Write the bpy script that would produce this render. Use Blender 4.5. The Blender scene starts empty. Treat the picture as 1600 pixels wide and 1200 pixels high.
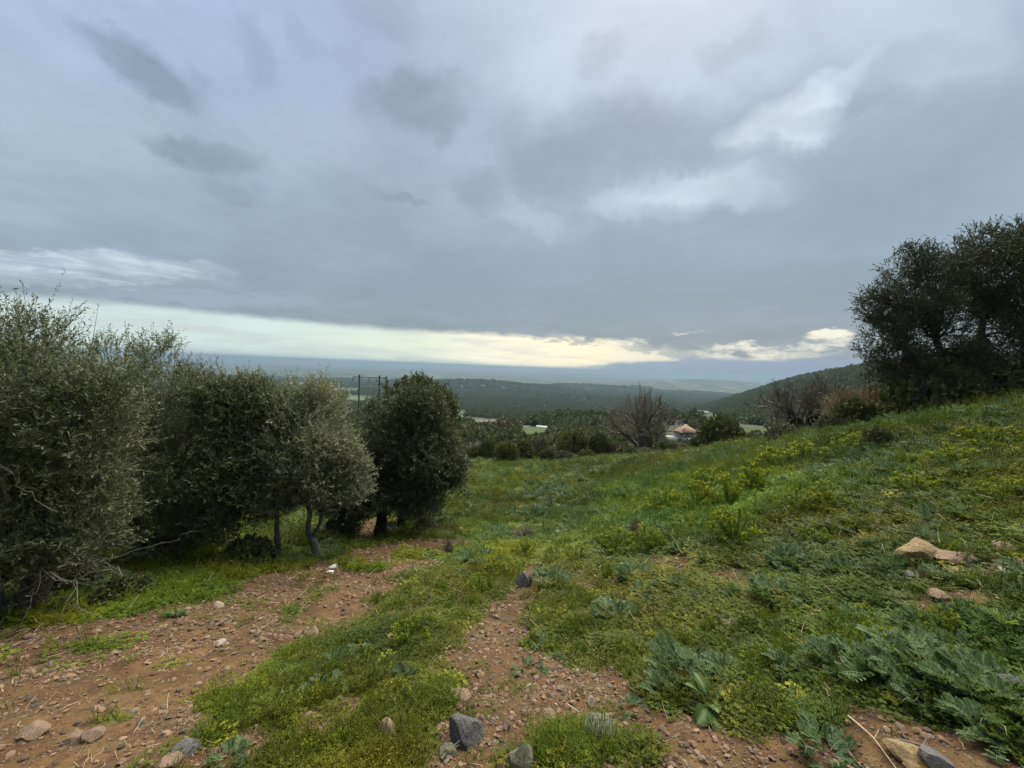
import bpy, math, random
import numpy as np
from mathutils import Matrix, Vector

scene = bpy.context.scene
col = scene.collection
rng = np.random.default_rng(7)
random.seed(7)

# ------------------------------------------------------------------ camera
EYE = 1.6
F = 601.0                                   # focal length in pixels of the 1600 px wide photograph
PITCH, ROLL = math.radians(2.5), math.radians(2.2)
cam_data = bpy.data.cameras.new('camera')
cam_data.sensor_width = 36.0
cam_data.lens = 36.0 * F / 1600.0
cam_data.clip_start = 0.05
cam_data.clip_end = 400000.0
cam = bpy.data.objects.new('camera', cam_data)
col.objects.link(cam)
CAMROT = Matrix.Rotation(math.pi / 2 - PITCH, 4, 'X') @ Matrix.Rotation(ROLL, 4, 'Z')
cam.matrix_world = Matrix.Translation((0, 0, EYE)) @ CAMROT
scene.camera = cam
RM = np.array(CAMROT.to_3x3())

# ------------------------------------------------------------------ colour management, cycles
scene.render.engine = 'CYCLES'
scene.view_settings.view_transform = 'Standard'
scene.view_settings.look = 'None'
scene.view_settings.gamma = 1.0
scene.view_settings.use_curve_mapping = False
scene.view_settings.exposure = 2.45
scene.cycles.use_denoising = True
scene.cycles.max_bounces = 6
scene.cycles.diffuse_bounces = 3
scene.cycles.glossy_bounces = 2
scene.cycles.transmission_bounces = 4
scene.cycles.transparent_max_bounces = 6
scene.cycles.volume_bounces = 0

# ------------------------------------------------------------------ sun
SUN_EL, SUN_AZ = math.radians(56), math.radians(24)      # azimuth to the right of the view
sun_data = bpy.data.lights.new('sun', 'SUN')
sun_data.energy = 1.5
sun_data.angle = math.radians(75)
sun_data.color = (1.0, 0.95, 0.83)
sun = bpy.data.objects.new('sun', sun_data)
col.objects.link(sun)
sd = Vector((math.sin(SUN_AZ) * math.cos(SUN_EL), math.cos(SUN_AZ) * math.cos(SUN_EL), math.sin(SUN_EL)))
sun.rotation_euler = sd.to_track_quat('Z', 'Y').to_euler()
sun.location = sd * 30


# ------------------------------------------------------------------ pixel <-> direction helpers (photo pixels)
def pixdir(px, py):
    v = np.stack([(np.asarray(px, float) - 800) / F, -(np.asarray(py, float) - 600) / F,
                  -np.ones_like(np.asarray(px, float))], -1)
    return v @ RM.T


def pix_at(px, py, D):
    d = pixdir(px, py)
    p = d / d[..., 1:2] * D
    p[..., 2] += EYE
    return p


def project(P):
    v = (P - np.array([0, 0, EYE])) @ RM
    z = np.minimum(v[..., 2], -1e-3)
    px = 800 + F * v[..., 0] / -z
    py = 600 - F * v[..., 1] / -z
    behind = v[..., 2] > -0.02
    return px, py, behind


# ------------------------------------------------------------------ node helper
class NT:
    def __init__(self, tree):
        self.t = tree
        self.n = tree.nodes
        self.l = tree.links

    def put(self, sock, val):
        if isinstance(val, bpy.types.NodeSocket):
            self.l.new(val, sock)
        elif val is not None:
            sock.default_value = val

    def node(self, kind, **kw):
        nd = self.n.new(kind)
        for k, v in kw.items():
            setattr(nd, k, v)
        return nd

    def m(self, op, a, b=None, c=None, clamp=False):
        nd = self.node('ShaderNodeMath', operation=op, use_clamp=clamp)
        self.put(nd.inputs[0], a)
        if b is not None: self.put(nd.inputs[1], b)
        if c is not None: self.put(nd.inputs[2], c)
        return nd.outputs[0]

    def vm(self, op, a, b=None, s=None):
        nd = self.node('ShaderNodeVectorMath', operation=op)
        self.put(nd.inputs[0], a)
        if b is not None: self.put(nd.inputs[1], b)
        if s is not None: self.put(nd.inputs['Scale'], s)
        return nd.outputs[0]

    def smooth(self, x, a, b):
        nd = self.node('ShaderNodeMapRange', interpolation_type='SMOOTHSTEP')
        self.put(nd.inputs[0], x); self.put(nd.inputs[1], a); self.put(nd.inputs[2], b)
        nd.inputs[3].default_value = 0.0; nd.inputs[4].default_value = 1.0
        return nd.outputs[0]

    def lin(self, x, a, b, c, d):
        nd = self.node('ShaderNodeMapRange')
        self.put(nd.inputs[0], x)
        for i, v in enumerate((a, b, c, d)): self.put(nd.inputs[i + 1], v)
        return nd.outputs[0]

    def mix(self, f, a, b, blend='MIX'):
        nd = self.node('ShaderNodeMix', data_type='RGBA', blend_type=blend)
        self.put(nd.inputs[0], f)
        self.put(nd.inputs[6], c4(a)); self.put(nd.inputs[7], c4(b))
        return nd.outputs[2]

    def noise(self, vec, scale, detail=4, rough=0.55, dist=0.0):
        nd = self.node('ShaderNodeTexNoise')
        self.put(nd.inputs['Vector'], vec)
        nd.inputs['Scale'].default_value = scale
        nd.inputs['Detail'].default_value = detail
        nd.inputs['Roughness'].default_value = rough
        nd.inputs['Distortion'].default_value = dist
        return nd.outputs[0]

    def ramp(self, x, stops):
        nd = self.node('ShaderNodeValToRGB')
        cr = nd.color_ramp
        while len(cr.elements) < len(stops): cr.elements.new(0.5)
        for e, (p, c) in zip(cr.elements, stops):
            e.position = p; e.color = c4(c)
        self.put(nd.inputs[0], x)
        return nd.outputs[0]


def c4(c):
    if isinstance(c, bpy.types.NodeSocket): return c
    return (c[0], c[1], c[2], 1.0)


# ------------------------------------------------------------------ world: overcast sky over a Nishita sky
world = bpy.data.worlds.new('World')
scene.world = world
world.use_nodes = True
world.node_tree.nodes.clear()
W = NT(world.node_tree)
tc = W.node('ShaderNodeTexCoord').outputs['Generated']
dirn = W.vm('NORMALIZE', tc)
sep = W.node('ShaderNodeSeparateXYZ'); W.put(sep.inputs[0], dirn)
dx, dy, dz = sep.outputs
el = W.m('MULTIPLY', W.m('ARCSINE', dz), 57.29578)
az = W.m('MULTIPLY', W.m('ARCTAN2', dx, dy), 57.29578)
# cloud deck coordinates: view ray against a flat deck (slightly curved near the horizon)
den = W.m('ADD', W.m('MAXIMUM', dz, 0.0), 0.10)
cmb = W.node('ShaderNodeCombineXYZ')
W.put(cmb.inputs[0], W.m('DIVIDE', dx, den)); W.put(cmb.inputs[1], W.m('DIVIDE', dy, den))
deck = cmb.outputs[0]
n_big = W.noise(deck, 0.9, 4, 0.5, 0.3)
n_mid = W.noise(deck, 2.6, 6, 0.55, 0.6)
n_fine = W.noise(deck, 9.0, 5, 0.55)
n_sk = W.noise(W.vm('MULTIPLY', dirn, (1, 1, 2.3)), 4.2, 9, 0.62, 0.7)
n_sk2 = W.noise(W.vm('MULTIPLY', dirn, (1, 1, 2.0)), 13.0, 6, 0.6, 0.4)
# a stretched noise for the thin streaks near the horizon
cm2 = W.node('ShaderNodeCombineXYZ')
W.put(cm2.inputs[0], W.m('MULTIPLY', az, 0.06)); W.put(cm2.inputs[1], W.m('MULTIPLY', el, 0.55))
n_str = W.noise(cm2.outputs[0], 1.0, 6, 0.6, 0.4)
cm3 = W.node('ShaderNodeCombineXYZ')
W.put(cm3.inputs[0], W.m('MULTIPLY', az, 0.22)); W.put(cm3.inputs[1], W.m('MULTIPLY', el, 0.6))
n_puf = W.noise(cm3.outputs[0], 1.0, 7, 0.6, 0.5)
warp_az = W.m('MULTIPLY', W.m('SUBTRACT', n_mid, 0.5), 6.0)
warp_el = W.m('MULTIPLY', W.m('SUBTRACT', n_puf, 0.5), 3.2)
azw = W.m('ADD', az, warp_az)
elw = W.m('ADD', el, warp_el)


wn = W.node('ShaderNodeTexNoise'); W.put(wn.inputs['Vector'], dirn)
wn.inputs['Scale'].default_value = 5.0; wn.inputs['Detail'].default_value = 6.0; wn.inputs['Roughness'].default_value = 0.6
warp0 = W.vm('SUBTRACT', wn.outputs['Color'], (0.5, 0.5, 0.5))
dir_hi = W.vm('ADD', dirn, W.vm('SCALE', warp0, s=0.20))
wn2 = W.node('ShaderNodeTexNoise'); W.put(wn2.inputs['Vector'], W.vm('MULTIPLY', dirn, (1, 1, 2.6)))
wn2.inputs['Scale'].default_value = 15.0; wn2.inputs['Detail'].default_value = 6.0; wn2.inputs['Roughness'].default_value = 0.62
dir_lo = W.vm('ADD', dirn, W.vm('MULTIPLY', W.vm('SUBTRACT', wn2.outputs['Color'], (0.5, 0.5, 0.5)), (0.20, 0.20, 0.075)))


def sky_blob(px, py, rx, ry, rot=0.0, soft=0.55, low=False):
    """soft elliptical cloud mask around a sky direction; radii in degrees"""
    C = pixdir(px, py); C = C / np.linalg.norm(C)
    A = pixdir(px + 1, py) - pixdir(px, py); A = A - C * (A @ C); A /= np.linalg.norm(A)
    B = np.cross(A, C); B = B if B[2] > 0 else -B
    c, s = math.cos(math.radians(rot)), math.sin(math.radians(rot))
    fs = float(C @ (-RM[:, 2])) ** 1.5; rx, ry = rx * fs, ry * fs
    kx, ky = 1 / math.radians(rx), 1 / math.radians(ry)
    U = (A * c + B * s) * kx; V = (-A * s + B * c) * ky
    d = dir_lo if low else dir_hi
    u = W.node('ShaderNodeVectorMath', operation='DOT_PRODUCT'); W.put(u.inputs[0], d); u.inputs[1].default_value = U
    v = W.node('ShaderNodeVectorMath', operation='DOT_PRODUCT'); W.put(v.inputs[0], d); v.inputs[1].default_value = V
    f = W.node('ShaderNodeVectorMath', operation='DOT_PRODUCT'); W.put(f.inputs[0], dirn); f.inputs[1].default_value = C
    u, v, f = u.outputs['Value'], v.outputs['Value'], f.outputs['Value']
    r2 = W.m('MULTIPLY_ADD', u, u, W.m('MULTIPLY', v, v))
    return W.m('MULTIPLY', W.smooth(r2, 1.0 + soft, max(0.0, 1.0 - 1.3 * soft)), W.m('GREATER_THAN', f, 0.0))


# overcast base by elevation
base = W.ramp(W.m('DIVIDE', el, 90.0, clamp=True), [
    (0.00, (0.30, 0.38, 0.45)), (0.06, (0.245, 0.325, 0.405)), (0.12, (0.255, 0.345, 0.43)),
    (0.20, (0.30, 0.395, 0.495)), (0.30, (0.335, 0.435, 0.565)), (0.42, (0.365, 0.475, 0.63)), (0.55, (0.41, 0.52, 0.68)),
    (1.0, (0.56, 0.66, 0.78))])
shade = W.lin(n_big, 0.3, 0.7, 0.93, 1.15)
shade = W.m('MULTIPLY', shade, W.m('MULTIPLY', W.lin(n_mid, 0.3, 0.7, 0.95, 1.05), W.lin(n_fine, .3, .7, .97, 1.03)))
cmbs = W.node('ShaderNodeCombineXYZ')
shade = W.m('MULTIPLY', shade, W.m('MULTIPLY', W.lin(n_sk, .3, .7, .93, 1.07), W.lin(n_sk2, .3, .7, .965, 1.035)))
shade_l = W.m('ADD', 0.80, W.m('MULTIPLY', 0.17, W.m('MULTIPLY', W.smooth(az, -15, -48), W.smooth(az, -130, -90))))
shade = W.m('MULTIPLY', shade, shade_l)
for i in range(3): W.put(cmbs.inputs[i], shade)
sky_c = W.mix(1.0, base, cmbs.outputs[0], 'MULTIPLY')


def over(c, mask, rgb, k=1.0):
    return W.mix(W.m('MULTIPLY', mask, k), c, rgb)


# high bright veil and openings in the deck
BR = [(1000, 70, 20, 9, 0, .16), (1215, 205, 6.5, 3.4, 8, .80), (1290, 150, 5, 2.2, 30, .40), (1100, 295, 10, 3.0, 8, .48), (1010, 335, 7, 2, 0, .30),
      (880, 130, 9, 6, 0, .18), (1420, 40, 16, 7, -20, .28), (820, 330, 5, 1.6, -20, .22), (700, 60, 14, 7, 0, .04), (150, 180, 12, 8, 0, .12), (480, 220, 10, 6, 0, .10)]
for px, py, rx, ry, rot, k in BR:
    sky_c = over(sky_c, sky_blob(px, py, rx * 1.15, ry * 1.15, rot, 0.95), (0.64, 0.73, 0.82), k)
# darker scraps and the broad grey masses
DK = [(240, 92, 7.5, 3.4, -34, .75), (655, 168, 7.2, 4.4, 12, .72), (322, 230, 7, 2.4, -22, .55), (360, 297, 3.4, 1.6, -10, .4), (280, 215, 4, 1.6, -20, .3), (700, 190, 5, 2, 30, .3), (870, 262, 7, 3, 0, .3), (990, 215, 8, 3, 10, .3), (1180, 250, 9, 2.2, 0, .32), (1420, 330, 14, 5, 0, .25), (1400, 120, 10, 3, 25, .3), (560, 400, 30, 5, 0, .16), (1000, 450, 32, 6, 0, .5), (1150, 470, 26, 5, 0, .35),
      (400, 70, 3.8, 2.6, -45, .3), (622, 311, 3, .7, 0, .5), (745, 300, 4.5, 2.2, -15, .45), (590, 20, 6, 3, -30, .3), (490, 55, 4, 1.4, -40, .18),
      (920, 235, 13, 6.5, 8, .62), (1080, 205, 12, 5, 0, .50), (930, 95, 4, 2.5, 20, .35), (1130, 85, 5, 2.4, 0, .38), (1290, 320, 15, 5, -10, .32), (1080, 345, 6, 1.8, 0, .35),
      (1500, 230, 16, 9, 20, .28), (1330, 180, 9, 1.6, 15, .35)]
for px, py, rx, ry, rot, k in DK:
    sky_c = over(sky_c, W.m('MULTIPLY', sky_blob(px, py, rx * 1.1, ry * 1.1, rot, 0.9), W.lin(n_sk2, .3, .6, .6, 1.0)), (0.175, 0.235, 0.305), min(1, k * 1.25))

# the clear gap low over the sea: where the deck ends the clear (Nishita) sky and its glow are seen
n_edge = W.m('MULTIPLY', W.m('SUBTRACT', n_puf, 0.5), 3.2)
# deck edge elevation as a function of azimuth (photo: higher on the left, down to the right)
_ep = [(-260, 425), (0, 457), (200, 470), (400, 493), (600, 511), (800, 521), (950, 528), (1080, 546), (1220, 560), (1340, 572)]
_es = []
for _x, _y in _ep:
    _d = pixdir(_x, _y); _d = _d / np.linalg.norm(_d)
    _es.append((math.degrees(math.atan2(_d[0], _d[1])) / 120 + .5, math.degrees(math.asin(_d[2])) / 20.0))
_dr = W.ramp(W.m('ADD', W.m('DIVIDE', az, 120.0), 0.5, clamp=True), [(p_, (max(v_, 0),) * 3) for p_, v_ in _es])
_dr.node.color_ramp.interpolation = 'B_SPLINE'
_sp = W.node('ShaderNodeSeparateColor'); W.put(_sp.inputs[0], _dr)
deck_edge = W.m('MULTIPLY', _sp.outputs[0], 20.0)
gap = W.smooth(W.m('SUBTRACT', W.m('ADD', deck_edge, W.m('MULTIPLY', n_edge, W.lin(az, -12, 8, 0.30, 1.0))), el), -0.30, 0.75)
gap = W.m('MULTIPLY', gap, W.smooth(az, 42, 22))
gap = W.m('MULTIPLY', gap, W.smooth(az, -110, -80))
nish = W.node('ShaderNodeTexSky', sky_type='NISHITA')
nish.sun_disc = False
nish.sun_elevation = SUN_EL
nish.sun_rotation = SUN_AZ
nish.air_density = 1.6; nish.dust_density = 3.0
glow = W.ramp(W.m('ADD', W.m('DIVIDE', W.m('SUBTRACT', az, W.m('MULTIPLY', el, 0.0)), 120.0), 0.5, clamp=True), [
    (0.00, (0.56, 0.68, 0.70)), (0.22, (0.62, 0.77, 0.75)), (0.38, (0.72, 0.81, 0.70)), (0.49, (0.97, 0.93, 0.74)), (0.58, (1.0, 0.92, 0.66)),
    (0.66, (0.80, 0.78, 0.64)), (0.78, (0.50, 0.56, 0.60)), (1.0, (0.42, 0.50, 0.58))])
# slightly brighter just under the deck edge, duller at the sea
glow = W.mix(1.0, glow, W.ramp(W.m('DIVIDE', el, 4.0, clamp=True), [(0, (1.42, 1.36, 1.28)), (.45, (1.10, 1.08, 1.05)), (1, (1, 1, 1))]), 'MULTIPLY')
glow = W.mix(W.m('MULTIPLY', W.smooth(n_str, 0.42, 0.64), 0.50), glow, (0.50, 0.57, 0.58))
sky_c = W.mix(gap, sky_c, glow)
# thin light streaks on the left above the gap
st = W.m('MULTIPLY', W.m('ADD', .25, W.m('MULTIPLY', W.smooth(n_str, 0.38, 0.60), .75)), sky_blob(120, 418, 20, 2.6, -3, .8, True))
sky_c = over(sky_c, st, (0.62, 0.74, 0.82), .8)
sky_c = over(sky_c, sky_blob(60, 408, 7, .8, -4, .7, True), (0.30, 0.38, 0.50), .6)
sky_c = over(sky_c, sky_blob(330, 466, 15, 1.2, -3, .8, True), (0.285, 0.37, 0.48), .6)
# bank of dark cloud over the right of the gap and breaks of cream light in it
for px, py, rx, ry, rot, k in [(1120, 505, 13, 1.8, 0, .65), (1240, 500, 9, 1.6, 0, .55), (1015, 545, 3.4, .8, -6, .7), (1075, 553, 3.6, .8, 0, .65), (1180, 540, 3, .6, 0, .5), (1250, 548, 3.4, .7, 0, .55), (845, 524, 4.4, .55, -3, .65),
                               (900, 532, 4, .4, -3, .6)]:
    sky_c = over(sky_c, sky_blob(px, py, rx, ry, rot, 0.7, True), (0.225, 0.285, 0.365), k)
for px, py, rx, ry, rot, k in [(1150, 543, 3.8, .9, -4, .85), (1200, 548, 2.6, .8, 10, .8), (1290, 530, 4.0, 1.4, 16, .85), (1310, 522, 3, .8, 0, .6), (1030, 568, 5, 1.0, 3, .75), (1160, 558, 7, 1.2, 0, .55), (1250, 556, 5, .8, 0, .35),
                               (985, 532, 3.0, .5, -8, .8), (1090, 518, 2.6, .4, 5, .4)]:
    sky_c = over(sky_c, W.m('MULTIPLY', sky_blob(px, py, rx, ry, rot, 0.8, True), W.smooth(W.m('ADD', W.m('MULTIPLY', n_puf, .5), W.m('MULTIPLY', n_sk2, .5)), .40, .56)), (0.90, 0.87, 0.74), k)
# faint blue mountain line on the horizon, painted into the sky colour, right of centre
bank_top = W.m('ADD', W.m('ADD', W.lin(az, 6, 26, 0.4, 2.3), W.m('MULTIPLY', W.m('SUBTRACT', n_puf, 0.5), 1.8)), 0)
bank = W.m('MULTIPLY', W.smooth(W.m('SUBTRACT', bank_top, el), -0.12, 0.45), W.smooth(az, 4, 16))
bank = W.m('MULTIPLY', bank, W.smooth(az, 100, 60))
sky_c = over(sky_c, bank, (0.245, 0.335, 0.475), .95)

bg1 = W.node('ShaderNodeBackground'); bg1.inputs[1].default_value = 0.05
W.l.new(nish.outputs[0], bg1.inputs[0])
bg2 = W.node('ShaderNodeBackground'); bg2.inputs[1].default_value = 0.203
W.l.new(sky_c, bg2.inputs[0])
mixs = W.node('ShaderNodeMixShader'); mixs.inputs[0].default_value = 0.93      # cloud covers nearly all of the clear sky
W.l.new(bg1.outputs[0], mixs.inputs[1]); W.l.new(bg2.outputs[0], mixs.inputs[2])
wo = W.node('ShaderNodeOutputWorld'); W.l.new(mixs.outputs[0], wo.inputs[0])
world.cycles.sampling_method = 'MANUAL'
world.cycles.sample_map_resolution = 1024


# ------------------------------------------------------------------ value noise (numpy)
def _hash(ix, iy, seed):
    h = (ix.astype(np.int64) * 374761393 + iy.astype(np.int64) * 668265263 + seed * 1274126177) & 0xFFFFFFFF
    h = ((h ^ (h >> 13)) * 1274126177) & 0xFFFFFFFF
    h = h ^ (h >> 16)
    return (h & 0xFFFFFF) / float(0xFFFFFF)


def vnoise(x, y, seed=0):
    xi, yi = np.floor(x), np.floor(y)
    fx, fy = x - xi, y - yi
    fx = fx * fx * (3 - 2 * fx); fy = fy * fy * (3 - 2 * fy)
    a = _hash(xi, yi, seed); b = _hash(xi + 1, yi, seed); c = _hash(xi, yi + 1, seed); d = _hash(xi + 1, yi + 1, seed)
    return a + (b - a) * fx + (c - a) * fy + (a - b - c + d) * fx * fy


def fbm(x, y, seed=0, oct=4):
    s, amp, tot = 0, 1.0, 0
    for i in range(oct):
        s = s + amp * vnoise(x * 2 ** i + 17.3 * i, y * 2 ** i - 9.1 * i, seed + i)
        tot += amp; amp *= 0.5
    return s / tot            # 0..1


def sstep(x, a, b):
    t = np.clip((x - a) / (b - a), 0, 1)
    return t * t * (3 - 2 * t)


# ------------------------------------------------------------------ terrain height (metres, world z; eye at z = 1.6)
_KY = [-60, -20, 0, 6, 12, 30, 50, 60, 75, 120, 180, 400, 720, 1500, 3000, 5000, 9000, 40000]
_KE = [12, 3.4, -1.6, -3.25, -4.85, -8.05, -11.5, -13.6, -17.5, -25.5, -32.5, -60, -90, -135, -176, -194, -200, -200]
_u = np.linspace(math.log(20), math.log(40100), 4000)
_t = np.interp(np.exp(_u) - 80, _KY, _KE) if False else np.interp(np.exp(_u) - 75, _KY, _KE)
_ker = np.hanning(61); _ker /= _ker.sum()
_t = np.convolve(np.pad(_t, 30, mode='edge'), _ker, 'valid')


def zc(y):
    return np.interp(np.log(np.clip(y + 75, 20.1, 40000)), _u, _t)


def height(x, y):
    x = np.asarray(x, float); y = np.asarray(y, float)
    r = np.hypot(x, y)
    e = zc(y)
    # right side of the meadow climbs to a crest; the cross slope dies out down the hill
    c = np.interp(y, [-30, 0, 6, 12, 20, 30, 42, 55], [.26, .28, .30, .30, .232, .148, .05, 0.0])
    xr = np.log1p(np.exp(np.clip((x - 0.8) * 1.6, -40, 40))) / 1.6
    xr = np.where(x > 20, x - 0.8, xr)
    xr = 45 * np.tanh(xr / 45)
    e = e + c * xr
    # left falls away a little, with a low bank along the path
    xl = np.maximum(-x - 1.0, 0)
    e = e - 0.05 * 30 * np.tanh(xl / 30) * sstep(y, -5, 3) * (1 - sstep(y, 60, 120))
    # scrub hill on the right
    rise = .52 * sstep(y, 70, 620) * (1 - sstep(y, 950, 2300))
    xx = x - (.47 * y + 30)
    sp = np.where(xx > 200, xx, 40 * np.log1p(np.exp(np.clip(xx / 40, -40, 20))))
    hill = rise * 300 * np.tanh(sp / 300)
    e = e + hill
    # far low ridges in the plain
    for cx, cy, sx, sy, h in [(-330, 2500, 420, 260, 46), (-40, 2650, 330, 240, 34), (-720, 2900, 420, 240, 28), (260, 2800, 300, 220, 22),
                              (150, 1900, 300, 160, 20), (-300, 1500, 260, 130, 12), (700, 3600, 500, 300, 40), (2300, 5200, 900, 420, 75), (3300, 6400, 1300, 500, 120),
                              (1500, 4300, 600, 300, 50), (-2500, 5200, 900, 350, 30), (70, 330, 60, 90, 9), (130, 250, 50, 60, 6)]:
        e = e + h * np.exp(-((x - cx) / sx) ** 2 - ((y - cy) / sy) ** 2)
    # roughness
    e = e + (fbm(x / 3.2, y / 3.2, 11, 4) - .5) * 0.30 * sstep(r, 2.0, 9)
    e = e + (fbm(x / 0.7, y / 0.7, 23, 4) - .5) * 0.15 * (1 - sstep(r, 25, 60))
    e = e + (fbm(x / 0.13, y / 0.13, 29, 3) - .5) * 0.030 * (1 - sstep(r, 5, 12))
    e = e + (fbm(x / 40, y / 40, 31, 4) - .5) * 7.0 * sstep(r, 70, 260)
    e = e + (fbm(x / 260, y / 260, 37, 4) - .5) * 26.0 * sstep(r, 300, 1200) * (1 - sstep(r, 4000, 8000))
    e = np.where(y > 60, 40 - 8 * np.log1p(np.exp(np.clip((40 - e) / 8, -60, 30))) - np.where((40 - e) / 8 > 30, (40 - e) - 240, 0), e)
    # coastline: left 11 km away, receding to the right; a lagoon just inside it
    tx = x / np.maximum(y, 1)
    coast = np.interp(tx, [-1.3, -.7, -.45, -.33, -.15, .1], [10300, 11200, 12600, 14500, 19000, 30000]) + (fbm(x / 1500, y / 1500, 41, 3) - .5) * 1200
    e = np.where(y > 5000, e - 12 * sstep(y, coast - 60, coast + 60), e)
    lag = np.exp(-((tx + .30) / .055) ** 2) * np.exp(-((y - 12900) / 500) ** 2)
    e = np.where(y > 5000, e - 9 * sstep(lag, .35, .5), e)
    lag2 = np.exp(-((tx + .70) / .10) ** 2) * np.exp(-((y - 10300) / 260) ** 2)
    e = np.where(y > 5000, e - 0 * lag2, e)
    return e + EYE


_DS = np.exp(np.linspace(math.log(0.7), math.log(20000), 5000))


def ground_hit(px, py):
    """where the ray through a photo pixel first meets the terrain"""
    d = pixdir(px, py); d = d / d[1]
    P = d[None, :] * _DS[:, None]; P[:, 2] += EYE
    below = P[:, 2] < height(P[:, 0], P[:, 1])
    i = int(np.argmax(below)) if below.any() else len(_DS) - 1
    if i > 0:
        lo, hi = _DS[i - 1], _DS[i]
        for _ in range(18):
            mid = .5 * (lo + hi); p = d * mid
            if p[2] + EYE < height(p[0], p[1]): hi = mid
            else: lo = mid
        p = d * hi
    else:
        p = d * _DS[0]
    return Vector((p[0], p[1], float(height(p[0], p[1]))))


def ground_z(x, y):
    return float(height(np.array([x]), np.array([y]))[0])


# ------------------------------------------------------------------ mesh helpers
def mesh_from(name, verts, faces, attrs=None, smooth=False, mat_idx=None):
    """verts (N,3); faces: list of int arrays (F,k)"""
    me = bpy.data.meshes.new(name)
    verts = np.asarray(verts, np.float32)
    loops = np.concatenate([f.ravel() for f in faces]).astype(np.int32)
    sizes = np.concatenate([np.full(len(f), f.shape[1], np.int32) for f in faces])
    starts = np.concatenate([[0], np.cumsum(sizes)[:-1]]).astype(np.int32)
    me.vertices.add(len(verts)); me.vertices.foreach_set('co', verts.ravel())
    me.loops.add(len(loops)); me.loops.foreach_set('vertex_index', loops)
    me.polygons.add(len(sizes)); me.polygons.foreach_set('loop_start', starts)
    if smooth: me.polygons.foreach_set('use_smooth', np.ones(len(sizes), bool))
    if mat_idx is not None: me.polygons.foreach_set('material_index', mat_idx.astype(np.int32))
    for k, a in (attrs or {}).items():
        a = np.asarray(a, np.float32)
        if a.ndim == 1:
            at = me.attributes.new(k, 'FLOAT', 'POINT'); at.data.foreach_set('value', a)
        elif a.shape[1] == 3:
            at = me.attributes.new(k, 'FLOAT_VECTOR', 'POINT'); at.data.foreach_set('vector', a.ravel())
        else:
            at = me.attributes.new(k, 'FLOAT_COLOR', 'POINT'); at.data.foreach_set('color', a.ravel())
    me.update(calc_edges=True)
    return me


class MB:
    """collects geometry in numpy chunks, with a per-vertex 'var' value and a material slot per face"""
    def __init__(self):
        self.v, self.var, self.f, self.mi, self.n = [], [], {}, {}, 0

    def add(self, verts, faces, var=0.0, mi=0):
        verts = np.asarray(verts, float).reshape(-1, 3); faces = np.asarray(faces, int)
        self.v.append(verts)
        self.var.append(np.broadcast_to(np.asarray(var, float), (len(verts),)))
        k = faces.shape[1]
        self.f.setdefault(k, []).append(faces + self.n); self.mi.setdefault(k, []).append(np.full(len(faces), mi))
        self.n += len(verts)

    def quads(self, Q, var=0.0, mi=0):
        Q = np.asarray(Q, float); n = len(Q)
        v = np.repeat(np.broadcast_to(np.asarray(var, float), (n,)), 4)
        self.add(Q.reshape(-1, 3), np.arange(n * 4).reshape(n, 4), v, mi)

    def tube(self, pts, rad, sides=5, var=0.5, mi=0, cap=True):
        pts = np.asarray(pts, float); n = len(pts)
        rad = np.broadcast_to(np.asarray(rad, float), (n,))
        t = np.gradient(pts, axis=0); t /= np.linalg.norm(t, axis=1, keepdims=True) + 1e-9
        ref = np.array([0.31, 0.87, 0.39])
        a = np.cross(t, ref); a /= np.linalg.norm(a, axis=1, keepdims=True) + 1e-9
        b = np.cross(t, a)
        ang = np.arange(sides) * 2 * math.pi / sides
        ring = pts[:, None, :] + rad[:, None, None] * (np.cos(ang)[None, :, None] * a[:, None, :] + np.sin(ang)[None, :, None] * b[:, None, :])
        i = np.arange(n - 1)[:, None] * sides; j = np.arange(sides)[None, :]; j2 = (j + 1) % sides
        fc = np.stack([i + j, i + j2, i + sides + j2, i + sides + j], -1).reshape(-1, 4)
        self.add(ring.reshape(-1, 3), fc, var, mi)

    def box(self, c, s, rot=0.0, var=0.5, mi=0):
        x, y, z = np.array(s) / 2
        P = np.array([[-x, -y, -z], [x, -y, -z], [x, y, -z], [-x, y, -z], [-x, -y, z], [x, -y, z], [x, y, z], [-x, y, z]])
        cr, sr = math.cos(rot), math.sin(rot)
        P = np.stack([P[:, 0] * cr - P[:, 1] * sr, P[:, 0] * sr + P[:, 1] * cr, P[:, 2]], 1) + np.array(c)
        self.add(P, [[0, 3, 2, 1], [4, 5, 6, 7], [0, 1, 5, 4], [1, 2, 6, 5], [2, 3, 7, 6], [3, 0, 4, 7]], var, mi)

    def mesh(self, name, mats, smooth=False, attrs=None):
        ks = sorted(self.f)
        V = np.concatenate(self.v)
        A = {'var': np.concatenate(self.var)}
        A.update(attrs or {})
        me = mesh_from(name, V, [np.concatenate(self.f[k]) for k in ks], A, smooth, np.concatenate([np.concatenate(self.mi[k]) for k in ks]))
        for m in (mats if isinstance(mats, (list, tuple)) else [mats]): me.materials.append(m)
        return me


def link(name, data, loc=(0, 0, 0), parent=None, rot=(0, 0, 0), scale=None):
    o = bpy.data.objects.new(name, data)
    o.location = loc; o.rotation_euler = rot
    if scale is not None: o.scale = scale if hasattr(scale, '__len__') else (scale,) * 3
    if parent is not None: o.parent = parent
    col.objects.link(o)
    return o


def tag(o, label, cat, group=None, kind=None):
    if label: o['label'] = label
    if cat: o['category'] = cat
    if group: o['group'] = group
    if kind: o['kind'] = kind
    return o


def thing(name, label, cat, loc, group=None, rotz=0.0, scale=None):
    o = link(name, None, loc, None, (0, 0, rotz), scale)
    o.empty_display_size = 0.2
    return tag(o, label, cat, group)


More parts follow.
